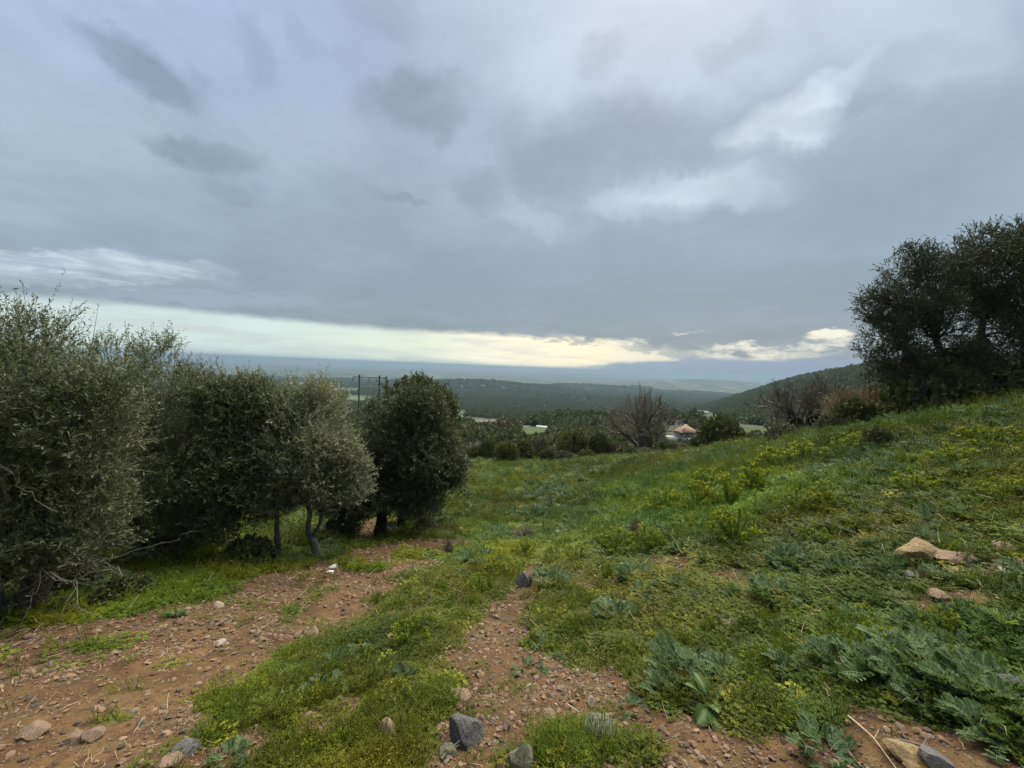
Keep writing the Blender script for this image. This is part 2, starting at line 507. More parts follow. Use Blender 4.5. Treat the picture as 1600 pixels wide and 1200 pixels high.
def copy_tree(root, loc, rot=(0, 0, 0), scale=1.0, label=None):
    r = root.copy(); col.objects.link(r)
    r.location = loc; r.rotation_euler = rot; r.scale = scale if hasattr(scale, '__len__') else (scale,) * 3
    if label: r['label'] = label
    for ch in list(root.children):
        c = ch.copy(); col.objects.link(c); c.parent = r
        for g in list(ch.children):
            q = g.copy(); col.objects.link(q); q.parent = c
    return r


# ------------------------------------------------------------------ materials
def new_mat(name):
    m = bpy.data.materials.new(name); m.use_nodes = True
    m.node_tree.nodes.clear()
    return m, NT(m.node_tree)


def leaf_mat(name, c1, c2, back=None, trans=0.25, rough=0.55, inst=False, tip=None, vein=None):
    m, T = new_mat(name)
    var = T.node('ShaderNodeAttribute', attribute_name='var').outputs['Fac']
    c = T.mix(var, c1, c2)
    if inst:
        it = T.node('ShaderNodeAttribute', attribute_name='tint', attribute_type='INSTANCER').outputs['Vector']
        c = T.mix(1.0, c, it, 'MULTIPLY')
    geo = T.node('ShaderNodeNewGeometry')
    if back is not None:
        c = T.mix(T.m('MULTIPLY', geo.outputs['Backfacing'], 0.8), c, back)
    pos = T.noise(geo.outputs['Position'], 1.7, 2)
    c = T.mix(T.lin(pos, .35, .65, 0.0, 0.35), c, T.mix(0.5, c1, (0.02, 0.022, 0.01)))
    if vein is not None:
        vn = T.node('ShaderNodeAttribute', attribute_name='vein').outputs['Fac']
        c = T.mix(vn, c, vein)
    p = T.node('ShaderNodeBsdfPrincipled')
    T.put(p.inputs['Base Color'], c); p.inputs['Roughness'].default_value = rough
    p.inputs['Specular IOR Level'].default_value = 0.10
    tr = T.node('ShaderNodeBsdfTranslucent')
    T.put(tr.inputs['Color'], T.mix(1.0, c, (1.15, 1.15, 0.6), 'MULTIPLY'))
    mx = T.node('ShaderNodeMixShader'); mx.inputs[0].default_value = trans
    T.l.new(p.outputs[0], mx.inputs[1]); T.l.new(tr.outputs[0], mx.inputs[2])
    o = T.node('ShaderNodeOutputMaterial'); T.l.new(mx.outputs[0], o.inputs[0])
    return m


def solid_mat(name, c1, c2, scale=8.0, rough=0.85, bump=0.3, inst=False, spec=0.25, detail=6, vor=0.0, coord='Object'):
    m, T = new_mat(name)
    tcn = T.node('ShaderNodeTexCoord')
    v = tcn.outputs[coord]
    n = T.noise(v, scale, detail, 0.62)
    n2 = T.noise(v, scale * 5.3, 3, 0.6)
    f = T.m('ADD', T.m('MULTIPLY', n, .7), T.m('MULTIPLY', n2, .3))
    c = T.mix(T.smooth(f, .36, .64), c1, c2)
    if inst:
        it = T.node('ShaderNodeAttribute', attribute_name='tint', attribute_type='INSTANCER').outputs['Vector']
        c = T.mix(1.0, c, it, 'MULTIPLY')
    p = T.node('ShaderNodeBsdfPrincipled')
    T.put(p.inputs['Base Color'], c); p.inputs['Roughness'].default_value = rough
    p.inputs['Specular IOR Level'].default_value = spec
    if bump:
        b = T.node('ShaderNodeBump'); b.inputs['Strength'].default_value = bump
        b.inputs['Distance'].default_value = 0.02
        T.put(b.inputs['Height'], f); T.l.new(b.outputs[0], p.inputs['Normal'])
    o = T.node('ShaderNodeOutputMaterial'); T.l.new(p.outputs[0], o.inputs[0])
    return m

# ------------------------------------------------------------------ image-traced ground areas, laid on the terrain
def poly_sdf(px, py, poly):
    """signed distance in photo px, positive inside"""
    P = np.array(poly, float); n = len(P)
    d = np.full(px.shape, 1e9); ins = np.zeros(px.shape, bool)
    for i in range(n):
        a, b = P[i], P[(i + 1) % n]
        ab = b - a
        t = np.clip(((px - a[0]) * ab[0] + (py - a[1]) * ab[1]) / (ab @ ab), 0, 1)
        d = np.minimum(d, np.hypot(px - a[0] - t * ab[0], py - a[1] - t * ab[1]))
        c = ((a[1] > py) != (b[1] > py)) & (px < (b[0] - a[0]) * (py - a[1]) / (b[1] - a[1] + 1e-12) + a[0])
        ins ^= c
    return np.where(ins, d, -d)


LEFT_PATH = [(-300, 985), (0, 972), (130, 985), (250, 948), (400, 898), (470, 880), (560, 852), (650, 838), (735, 838), (755, 850), (700, 872), (650, 905),
             (600, 950), (540, 985), (470, 1030), (400, 1075), (300, 1130), (240, 1215), (100, 1400), (-500, 1400)]
MID_PATH = [(640, 1400), (655, 1170), (700, 1100), (645, 1075), (632, 1045), (700, 1010), (745, 958), (790, 928), (815, 885), (845, 868), (852, 925), (815, 965),
            (835, 1005), (890, 1040), (985, 1046), (1010, 1095), (1080, 1122), (1160, 1140), (1290, 1142), (1330, 1110), (1390, 1112), (1480, 1128), (1560, 1165),
            (1750, 1230), (1750, 1400)]
UNDER = [(535, 850), (560, 815), (600, 800), (612, 830), (580, 852)]
SPOTS = [(1155, 905, 58, 20, .9), (1068, 882, 32, 20, .8), (1385, 965, 30, 16, .7), (1500, 662, 36, 9, .6), (1455, 690, 60, 10, .4), (1575, 885, 70, 22, .7), (1310, 780, 12, 10, .5),
         (1180, 870, 30, 10, .45), (1250, 985, 40, 22, .45), (880, 835, 40, 12, .35), (1040, 960, 30, 14, .35), (640, 1130, 25, 25, .45), (1340, 1010, 30, 14, .5), (560, 900, 60, 30, .2),
         (1000, 1010, 50, 12, .4), (930, 960, 30, 12, .25)]
TUFTS = [(455, 955, 18, 6), (300, 940, 24, 9), (345, 1100, 44, 14), (170, 1125, 22, 7), (690, 900, 25, 10), (590, 940, 20, 6), (560, 885, 40, 8),
         (640, 868, 40, 6), (840, 1010, 22, 8), (900, 1170, 70, 32), (1010, 1175, 30, 14), (680, 1085, 32, 22)]


def dirt_mask(x, y):
    P = np.stack([x, y, height(x, y)], -1)
    px, py, beh = project(P)
    n1 = fbm(x / .55, y / .55, 51, 4) - .5
    n2 = fbm(x / .16, y / .16, 57, 3) - .5
    w = (62 * n1 + 42 * n2) * np.clip(4.2 / np.maximum(np.hypot(x, y), .5), .12, 1)
    m = sstep(poly_sdf(px, py, LEFT_PATH) + w * 1.2, -20, 22) * (.97 - .24 * sstep(fbm(x / .45, y / .45, 59, 3), .54, .68))
    m = np.maximum(m, sstep(poly_sdf(px, py, MID_PATH) + w * .75, -22, 16))
    m = np.maximum(m, sstep(poly_sdf(px, py, UNDER) + w * .4, -8, 12))
    for cx, cy, rx, ry, k in SPOTS:
        q = 1 - np.hypot((px - cx) / rx, (py - cy) / ry)
        m = np.maximum(m, k * sstep(q + 1.6 * n1 + .8 * n2, -.25, .45))
    for cx, cy, rx, ry in TUFTS:
        q = 1 - np.hypot((px - cx) / rx, (py - cy) / ry)
        m = m * (1 - .9 * sstep(q + 1.2 * n1 + .8 * n2, -.2, .3))
    wild = sstep(n1 + .6 * n2, .03, .26) * .8
    out = beh | (px < -500) | (px > 1750) | (py > 1400)
    m = np.where(out, wild, np.maximum(m, wild * .8 * (1 - sstep(np.hypot(x, y), 8, 20))))
    r = np.hypot(x, y)
    return np.clip(m * (1 - sstep(r, 22, 40)), 0, 1)


# fields and clearings on the lower slopes: photo polygon, colour, reach
FIELDS = [([(700, 650), (760, 655), (830, 661), (826, 668), (760, 664), (700, 659)], (0.137, 0.119, 0.101)),
          ([(738, 664), (776, 665), (770, 672), (740, 671)], (0.079, 0.108, 0.040)),
          ([(815, 668), (862, 668), (856, 682), (838, 694), (800, 696), (808, 680)], (0.061, 0.083, 0.029)),
          ([(1105, 660), (1150, 664), (1200, 668), (1215, 686), (1160, 690), (1110, 676)], (0.054, 0.071, 0.027)),
          ([(440, 598), (505, 599), (505, 602), (440, 601)], (0.144, 0.144, 0.115)),
          ([(500, 606), (560, 608), (556, 611), (500, 609)], (0.108, 0.122, 0.072)),
          ([(540, 618), (580, 620), (578, 628), (540, 626)], (0.086, 0.115, 0.050)),
          ([(700, 640), (726, 643), (722, 652), (700, 651)], (0.079, 0.101, 0.043)),
          ([(1085, 640), (1140, 655), (1110, 660), (1085, 652)], (.06, .075, .035))]


def field_mask(px, py):
    f = np.full(px.shape, -1e9)
    for poly, c in FIELDS: f = np.maximum(f, poly_sdf(px, py, poly))
    return f


# ------------------------------------------------------------------ ground: one sheet, polar grid, finer towards the camera
def build_ground():
    fine = np.radians(np.linspace(-64, 64, 430))
    coarse = np.radians(np.linspace(64, 296, 62)[1:-1])
    th = np.concatenate([fine, coarse]); nc = len(th)
    rr = np.exp(np.linspace(math.log(0.35), math.log(32000), 640)); nr = len(rr)
    R_, T_ = np.meshgrid(rr, th, indexing='ij')
    X, Y = (R_ * np.sin(T_)).ravel(), (R_ * np.cos(T_)).ravel()
    Z = height(X, Y)
    V = np.concatenate([np.stack([X, Y, Z], 1), [[0, 0, ground_z(0, 0)]]])
    i = np.arange(nr - 1)[:, None] * nc; j = np.arange(nc)[None, :]; j2 = (j + 1) % nc
    q = np.stack([i + j, i + nc + j, i + nc + j2, i + j2], -1).reshape(-1, 4)
    jj = np.arange(nc)
    t = np.stack([np.full(nc, nr * nc), jj, (jj + 1) % nc], 1)
    q = q[:, ::-1]; t = t[:, ::-1]
    r = np.hypot(X, Y)
    px, py, beh = project(V[:-1])
    dirt = np.zeros(len(X))
    near = r < 45
    dirt[near] = dirt_mask(X[near], Y[near])
    # colour of the lower slopes and the plain
    g = np.zeros((len(X), 3))
    w1 = fbm(X / 90, Y / 90, 61, 4)[:, None]; w2 = fbm(X / 14, Y / 14, 67, 3)[:, None]
    wood = np.array([.032, .043, .020]); brush = np.array([.080, .070, .060]); grassy = np.array([.040, .052, .022])
    a = sstep(w1 + .3 * (w2 - .5), .42, .62)
    a = a * (1 - .85 * sstep(r, 600, 1300))[:, None]
    g = wood * (1 - a) + grassy * a * .8 + brush * .2 * a
    hillr = (sstep(X - (.36 * Y), -20, 60) * sstep(Y, 45, 90) * (1 - sstep(Y, 200, 420)))[:, None]
    g = g * (1 - .6 * hillr) + brush * .6 * hillr
    far = r > 55
    for poly, c in FIELDS:
        s = np.zeros(len(X)); s[far] = sstep(poly_sdf(px[far], py[far], poly) + (fbm(X[far] / 20, Y[far] / 20, 71, 2) - .5) * 3, -.8, .8)
        s[beh] = 0
        g = g * (1 - s[:, None]) + np.array(c) * s[:, None]
    # meadow tone
    me_ = (1 - sstep(r, 62, 85))[:, None]
    b1 = fbm(X / 1.5, Y / 1.5, 81, 4)[:, None]
    mead = np.array([.062, .092, .016]) * (1 - b1) + np.array([.108, .118, .028]) * b1
    g = g * (1 - me_) + mead * me_
    gc = np.concatenate([np.concatenate([g, np.ones((len(g), 1))], 1), [[.1, .08, .04, 1]]])
    dirt = np.concatenate([dirt, [1.0]])
    global GROUND_TOP
    GROUND_TOP = float(Z.max())
    print('GROUND_TOP', GROUND_TOP)
    me = mesh_from('ground', V, [q, t], {'gcol': gc, 'dirt': dirt}, smooth=True)
    m, T = new_mat('ground')
    geo = T.node('ShaderNodeNewGeometry'); P = geo.outputs['Position']
    gcol = T.node('ShaderNodeAttribute', attribute_name='gcol').outputs['Color']
    da = T.node('ShaderNodeAttribute', attribute_name='dirt').outputs['Fac']
    flat = T.vm('MULTIPLY', P, (1, 1, 0))
    dist = T.node('ShaderNodeVectorMath', operation='LENGTH'); T.put(dist.inputs[0], flat); dist = dist.outputs['Value']
    # bare soil
    n1 = T.noise(P, 2.2, 5, .6); n2 = T.noise(P, 13, 6, .62); n3 = T.noise(P, 60, 4, .65)
    soil = T.mix(T.smooth(n1, .35, .65), (.080, .044, .0165), (.126, .076, .031))
    soil = T.mix(T.smooth(n2, .42, .70), soil, (.050, .028, .016))
    n0 = T.noise(P, .8, 4, .6)
    soil = T.mix(T.m('MULTIPLY', T.smooth(n0, .46, .66), .6), soil, (.052, .028, .015))
    vo = T.node('ShaderNodeTexVoronoi'); T.put(vo.inputs['Vector'], P); vo.inputs['Scale'].default_value = 42
    peb = T.smooth(vo.outputs['Distance'], .34, .22)
    vsep = T.node('ShaderNodeSeparateColor'); T.put(vsep.inputs[0], vo.outputs['Color'])
    peb = T.m('MULTIPLY', peb, T.smooth(vsep.outputs[0], .45, .6))
    soil = T.mix(T.m('MULTIPLY', peb, .75), soil, T.mix(vsep.outputs[1], (.19, .132, .084), (.09, .066, .048)))
    soil = T.mix(T.m('MULTIPLY', T.smooth(n3, .5, .75), .5), soil, (.17, .112, .066))
    dsh = T.smooth(T.m('ADD', da, T.m('MULTIPLY', T.m('SUBTRACT', n2, .5), .9)), .25, .6)
    # turf between the plants: litter, moss and soil
    turf = T.mix(T.smooth(n2, .40, .66), gcol, (.125, .095, .045))
    turf = T.mix(T.smooth(n1, .55, .75), turf, (.062, .085, .018))
    nearc = T.mix(dsh, turf, soil)
    # slopes
    n4 = T.noise(P, .16, 6, .65); n5 = T.noise(P, .012, 4, .6)
    slope = T.mix(T.lin(n4, .3, .7, .0, .75), gcol, T.mix(.45, gcol, (.020, .028, .012)))
    # plain: patchwork of fields and woods
    wv = T.vm('MULTIPLY', P, (.0030, .0012, 0))
    v2 = T.node('ShaderNodeTexVoronoi', distance='MANHATTAN'); T.put(v2.inputs['Vector'], wv); v2.inputs['Scale'].default_value = 1.4
    s2 = T.node('ShaderNodeSeparateColor'); T.put(s2.inputs[0], v2.outputs['Color'])
    patch = T.ramp(s2.outputs[0], [(0, (.028, .040, .022)), (.35, (.034, .046, .024)), (.55, (.075, .085, .045)), (.72, (.05, .062, .03)), (.82, (.14, .15, .085)), (.92, (.20, .17, .125)), (.97, (.26, .25, .20)), (1, (.08, .12, .04))])
    patch = T.mix(T.smooth(n5, .44, .58), patch, (.030, .042, .022))
    nplain = T.noise(T.vm('MULTIPLY', P, (.004, .0016, 0)), 1.0, 6, .7)
    patch = T.mix(T.lin(nplain, .35, .65, .0, .6), patch, (.05, .055, .035))
    plain = T.smooth(dist, 3200, 5200)
    c = T.mix(T.smooth(dist, 58, 80), nearc, slope)
    c = T.mix(plain, c, patch)
    p = T.node('ShaderNodeBsdfPrincipled'); T.put(p.inputs['Base Color'], c)
    p.inputs['Roughness'].default_value = .95; p.inputs['Specular IOR Level'].default_value = .12
    hgt = T.m('ADD', T.m('MULTIPLY', n2, .5), T.m('ADD', T.m('MULTIPLY', n3, .3), T.m('MULTIPLY', peb, .35)))
    bp = T.node('ShaderNodeBump'); bp.inputs['Strength'].default_value = .8; bp.inputs['Distance'].default_value = .025
    T.put(bp.inputs['Height'], hgt); T.l.new(bp.outputs[0], p.inputs['Normal'])
    o = T.node('ShaderNodeOutputMaterial'); T.l.new(p.outputs[0], o.inputs[0])
    me.materials.append(m)
    ob = link('ground', me); ob['kind'] = 'structure'
    return ob


build_ground()

# ------------------------------------------------------------------ sea
m, T = new_mat('sea')
p = T.node('ShaderNodeBsdfPrincipled'); p.inputs['Base Color'].default_value = (.02, .045, .06, 1); p.inputs['Roughness'].default_value = .25
geo = T.node('ShaderNodeNewGeometry')
bp = T.node('ShaderNodeBump'); bp.inputs['Strength'].default_value = .5; bp.inputs['Distance'].default_value = 20
T.put(bp.inputs['Height'], T.noise(geo.outputs['Position'], .004, 5, .6)); T.l.new(bp.outputs[0], p.inputs['Normal'])
o = T.node('ShaderNodeOutputMaterial'); T.l.new(p.outputs[0], o.inputs[0])
SEA_Z = -204.0 + EYE
ang = np.radians(np.linspace(-75, 75, 90)); rs = np.exp(np.linspace(math.log(9000), math.log(95000), 24))
RR, AA = np.meshgrid(rs, ang, indexing='ij')
V = np.stack([RR * np.sin(AA), RR * np.cos(AA), np.full(RR.shape, SEA_Z)], -1).reshape(-1, 3)
i = np.arange(23)[:, None] * 90; j = np.arange(89)[None, :]
q = np.stack([i + j, i + j + 1, i + 91 + j, i + 90 + j], -1).reshape(-1, 4)[:, ::-1]
me = mesh_from('sea', V, [q], smooth=True); me.materials.append(m)
link('sea', me)['kind'] = 'structure'

# ------------------------------------------------------------------ haze: a closed box of thin air round the whole scene
HAZE = 1.35e-4
m, T = new_mat('haze')
pv = T.node('ShaderNodeVolumePrincipled')
pv.inputs['Color'].default_value = (.28, .38, .465, 1); pv.inputs['Density'].default_value = HAZE; pv.inputs['Anisotropy'].default_value = 0.2
o = T.node('ShaderNodeOutputMaterial'); T.l.new(pv.outputs[0], o.inputs['Volume'])
mb = MB()
zb, zt = SEA_Z - 12, GROUND_TOP + 7.0
mb.box((0, 0, (zb + zt) / 2), (200000, 200000, zt - zb))
hz = link('haze', mb.mesh('haze', m)); hz['kind'] = 'stuff'

# ------------------------------------------------------------------ plant and rock materials
M = {}
M['olive'] = leaf_mat('olive_leaf', (.072, .088, .036), (.130, .146, .070), back=(.21, .23, .155), trans=.15, rough=.5)
M['olive_pale'] = leaf_mat('pale_olive_leaf', (.155, .172, .100), (.255, .27, .165), back=(.33, .345, .26), trans=.15, rough=.5)
M['olive_dark'] = leaf_mat('dark_olive_leaf', (.046, .056, .024), (.090, .100, .045), back=(.17, .18, .125), trans=.12, rough=.5)
M['oak'] = leaf_mat('oak_leaf', (.034, .044, .020), (.074, .086, .040), back=(.085, .095, .058), trans=.12, rough=.45)
M['oak_bright'] = leaf_mat('young_oak_leaf', (.05, .064, .022), (.09, .11, .036), back=(.10, .11, .055), trans=.15)
M['scrub'] = leaf_mat('scrub_leaf', (.048, .060, .024), (.100, .112, .042), back=(.11, .12, .06), trans=.15)
M['scrub_olive'] = leaf_mat('yellow_scrub_leaf', (.08, .088, .032), (.145, .145, .058), trans=.18)
M['scrub_grey'] = leaf_mat('grey_scrub_leaf', (.095, .095, .065), (.155, .145, .105), trans=.15)
M['bark'] = solid_mat('bark', (.055, .046, .038), (.115, .10, .085), 14, .95, .6)
M['bark_pale'] = solid_mat('pale_bark', (.060, .055, .045), (.135, .125, .105), 16, .95, .5)
M['bark_dark'] = solid_mat('dark_bark', (.028, .024, .020), (.062, .054, .046), 12, .95, .6)
M['twig'] = solid_mat('twig', (.085, .076, .062), (.165, .15, .125), 9, .95, 0)
M['twig_mauve'] = solid_mat('bare_twig', (.105, .092, .076), (.180, .158, .132), 5, .95, 0)
M['reed'] = solid_mat('dry_reed', (.17, .135, .085), (.30, .245, .165), 6, .95, 0)
M['stone_grey'] = solid_mat('grey_stone', (.075, .070, .064), (.19, .178, .163), 9, .85, .8)
M['stone_dark'] = solid_mat('slate_stone', (.050, .049, .047), (.155, .15, .142), 12, .8, .8)
M['stone_tan'] = solid_mat('tan_stone', (.15, .098, .062), (.28, .20, .135), 10, .9, .8)
M['stone_pale'] = solid_mat('pale_stone', (.24, .19, .14), (.40, .33, .25), 8, .9, .6)
M['stone_ochre'] = solid_mat('ochre_stone', (.17, .115, .052), (.30, .22, .11), 8, .9, .8)
M['stone_white'] = solid_mat('white_stone', (.40, .38, .35), (.62, .60, .56), 8, .9, .4)
M['stone_mossy'] = solid_mat('mossy_stone', (.075, .085, .035), (.21, .195, .145), 7, .95, .8)
M['gravel'] = solid_mat('gravel', (.115, .071, .041), (.215, .148, .094), 20, .95, .3, inst=True)
M['grass'] = leaf_mat('grass_blade', (.082, .114, .010), (.165, .192, .022), trans=.35, rough=.5, inst=True)
M['clover'] = leaf_mat('clover_leaf', (.074, .112, .009), (.140, .174, .018), trans=.3, inst=True)
M['herb'] = leaf_mat('herb_leaf', (.076, .116, .011), (.165, .202, .022), trans=.35, inst=True)
M['spurge'] = leaf_mat('spurge_leaf', (.066, .110, .011), (.145, .190, .022), trans=.35)
M['lime'] = leaf_mat('lime_bract', (.17, .20, .02), (.30, .32, .035), trans=.35)
M['thistle'] = leaf_mat('thistle_leaf', (.034, .080, .014), (.076, .130, .026), back=(.07, .12, .04), trans=.3, vein=(.18, .23, .13))
M['thistle_scatter'] = leaf_mat('small_thistle_leaf', (.038, .084, .014), (.080, .132, .026), back=(.07, .12, .04), trans=.3, vein=(.17, .22, .12), inst=True)
M['yellow_leaf'] = leaf_mat('yellowed_leaf', (.26, .24, .03), (.38, .35, .05), trans=.3)
M['dock'] = leaf_mat('dock_leaf', (.030, .068, .012), (.052, .098, .020), back=(.05, .09, .025), trans=.25, vein=(.15, .20, .08))
M['straw'] = solid_mat('straw', (.25, .19, .11), (.45, .37, .24), 5, .95, 0)
M['deadbush'] = solid_mat('dead_shrub_twig', (.12, .085, .07), (.22, .165, .135), 5, .95, 0)
M['far_leaf'] = leaf_mat('distant_leaf', (.050, .068, .030), (.098, .116, .050), trans=.2, inst=True)
M['white_paint'] = solid_mat('white_render', (.33, .31, .27), (.47, .45, .39), 3, .85, 0)
M['roof_tile'] = solid_mat('terracotta_roof', (.20, .130, .085), (.29, .20, .135), 2, .9, 0)
M['window_dark'] = solid_mat('window_glass', (.02, .022, .025), (.035, .04, .045), 3, .2, 0)
M['concrete'] = solid_mat('pale_concrete', (.38, .35, .30), (.50, .47, .41), 1, .9, 0)
M['plastic_sheet'] = solid_mat('greenhouse_sheet', (.60, .62, .62), (.74, .75, .74), 1, .5, 0)
M['steel_rust'] = solid_mat('rusty_steel', (.075, .045, .040), (.11, .07, .06), 3, .7, 0)
M['steel'] = solid_mat('dark_steel', (.06, .06, .065), (.10, .10, .105), 3, .6, 0)
M['insulator'] = solid_mat('insulator_glass', (.16, .19, .20), (.24, .27, .28), 3, .3, 0)


# ------------------------------------------------------------------ leaf sprays
def rand_unit(n):
    v = rng.normal(size=(n, 3)); return v / np.linalg.norm(v, axis=1, keepdims=True)


def norm(v): return v / (np.linalg.norm(v, axis=-1, keepdims=True) + 1e-9)


def leaf_quads(base, d, side, L, Wd):
    """rhombus leaves: base (n,3), direction, side vector, length, half width"""
    L = np.broadcast_to(L, (len(base),))[:, None]; Wd = np.broadcast_to(Wd, (len(base),))[:, None]
    nrm = np.cross(d, side)
    mid = base + d * L * .5 + nrm * L * .06
    return np.stack([base, mid - side * Wd, base + d * L, mid + side * Wd], 1)


def sprays(bases, dirs, length, nleaf, leafL, leafW, spread=.75, stem=True, stem_mi=1, mb=None, upbias=0.0, var0=None):
    """twigs with leaves along them"""
    mb = mb or MB()
    n = len(bases)
    length = np.broadcast_to(length, (n,))
    bend = rand_unit(n) * .25
    t = (np.arange(nleaf) + .6) / nleaf
    tt = np.broadcast_to(t, (n, nleaf)) + rng.uniform(-.4, .4, (n, nleaf)) / nleaf
    axis = dirs[:, None, :] + bend[:, None, :] * tt[..., None]
    pos = bases[:, None, :] + axis * (tt * length[:, None])[..., None]
    ph = rand_unit(n * nleaf).reshape(n, nleaf, 3)
    ld = norm(norm(axis) * .75 + ph * spread + np.array([0, 0, upbias]))
    side = norm(np.cross(ld, rand_unit(n * nleaf).reshape(n, nleaf, 3)))
    k = n * nleaf
    var = np.clip((rng.random(n) if var0 is None else var0)[:, None] * .6 + rng.random((n, nleaf)) * .4, 0, 1).ravel()
    sc = rng.uniform(.7, 1.2, k)
    mb.quads(leaf_quads(pos.reshape(k, 3), ld.reshape(k, 3), side.reshape(k, 3), leafL * sc, leafW * sc), var, 0)
    if stem:
        e = bases + (dirs + bend) * length[:, None]
        s = norm(np.cross(dirs, rand_unit(n))) * (0.0035 + leafW * .06)
        mb.quads(np.stack([bases - s, bases + s, e + s * .3, e - s * .3], 1), .5, stem_mi)
    return mb


def crown_points(n, blobs, shell=.45, gap=.0, gap_scale=1.2, seed=0, low=-1.0):
    """random points in a union of ellipsoids, mostly near the surface; returns points, outward dirs, blob index"""
    vol = np.array([(b[1][0] * b[1][1] * b[1][2]) ** .72 for b in blobs]); vol /= vol.sum()
    idx = rng.choice(len(blobs), n * 3, p=vol)
    C = np.array([b[0] for b in blobs])[idx]; R = np.array([b[1] for b in blobs])[idx]
    u = rand_unit(n * 3)
    rad = (shell + (1 - shell) * rng.random(n * 3) ** .7)
    P = C + u * R * rad[:, None]
    # lumpy outline
    nz = fbm(P[:, 0] * gap_scale + P[:, 2] * .7, P[:, 1] * gap_scale - P[:, 2] * 1.1, 301 + seed, 3)
    P = P + u * R * ((nz - .5) * .55)[:, None]
    keep = (nz > gap) & (u[:, 2] > low)
    # drop points deep inside another blob
    deep = np.zeros(len(P), bool)
    for b in blobs:
        q = (P - np.array(b[0])) / np.array(b[1]); deep |= (q ** 2).sum(1) < (shell * .75) ** 2
    keep &= ~deep
    sel = np.flatnonzero(keep)[:n]
    return P[sel], u[sel], idx[sel], rad[sel]


def bezier(a, b, c, n=8):
    t = np.linspace(0, 1, n)[:, None]
    return a * (1 - t) ** 2 + 2 * b * t * (1 - t) + c * t * t


def px_blobs(lst, D):
    """(px,py,rx,ry[,depth offset[,depth radius m]]) in photo px at depth D -> world ellipsoids"""
    out = []
    for b in lst:
        px, py, rx, ry = b[:4]; dd = b[4] if len(b) > 4 else 0.0
        d = D + dd
        c = pix_at(px, py, d)
        rw = rx * d / F
        out.append((c, np.array([rw, b[5] if len(b) > 5 else rw * .9, ry * d / F])))
    return out


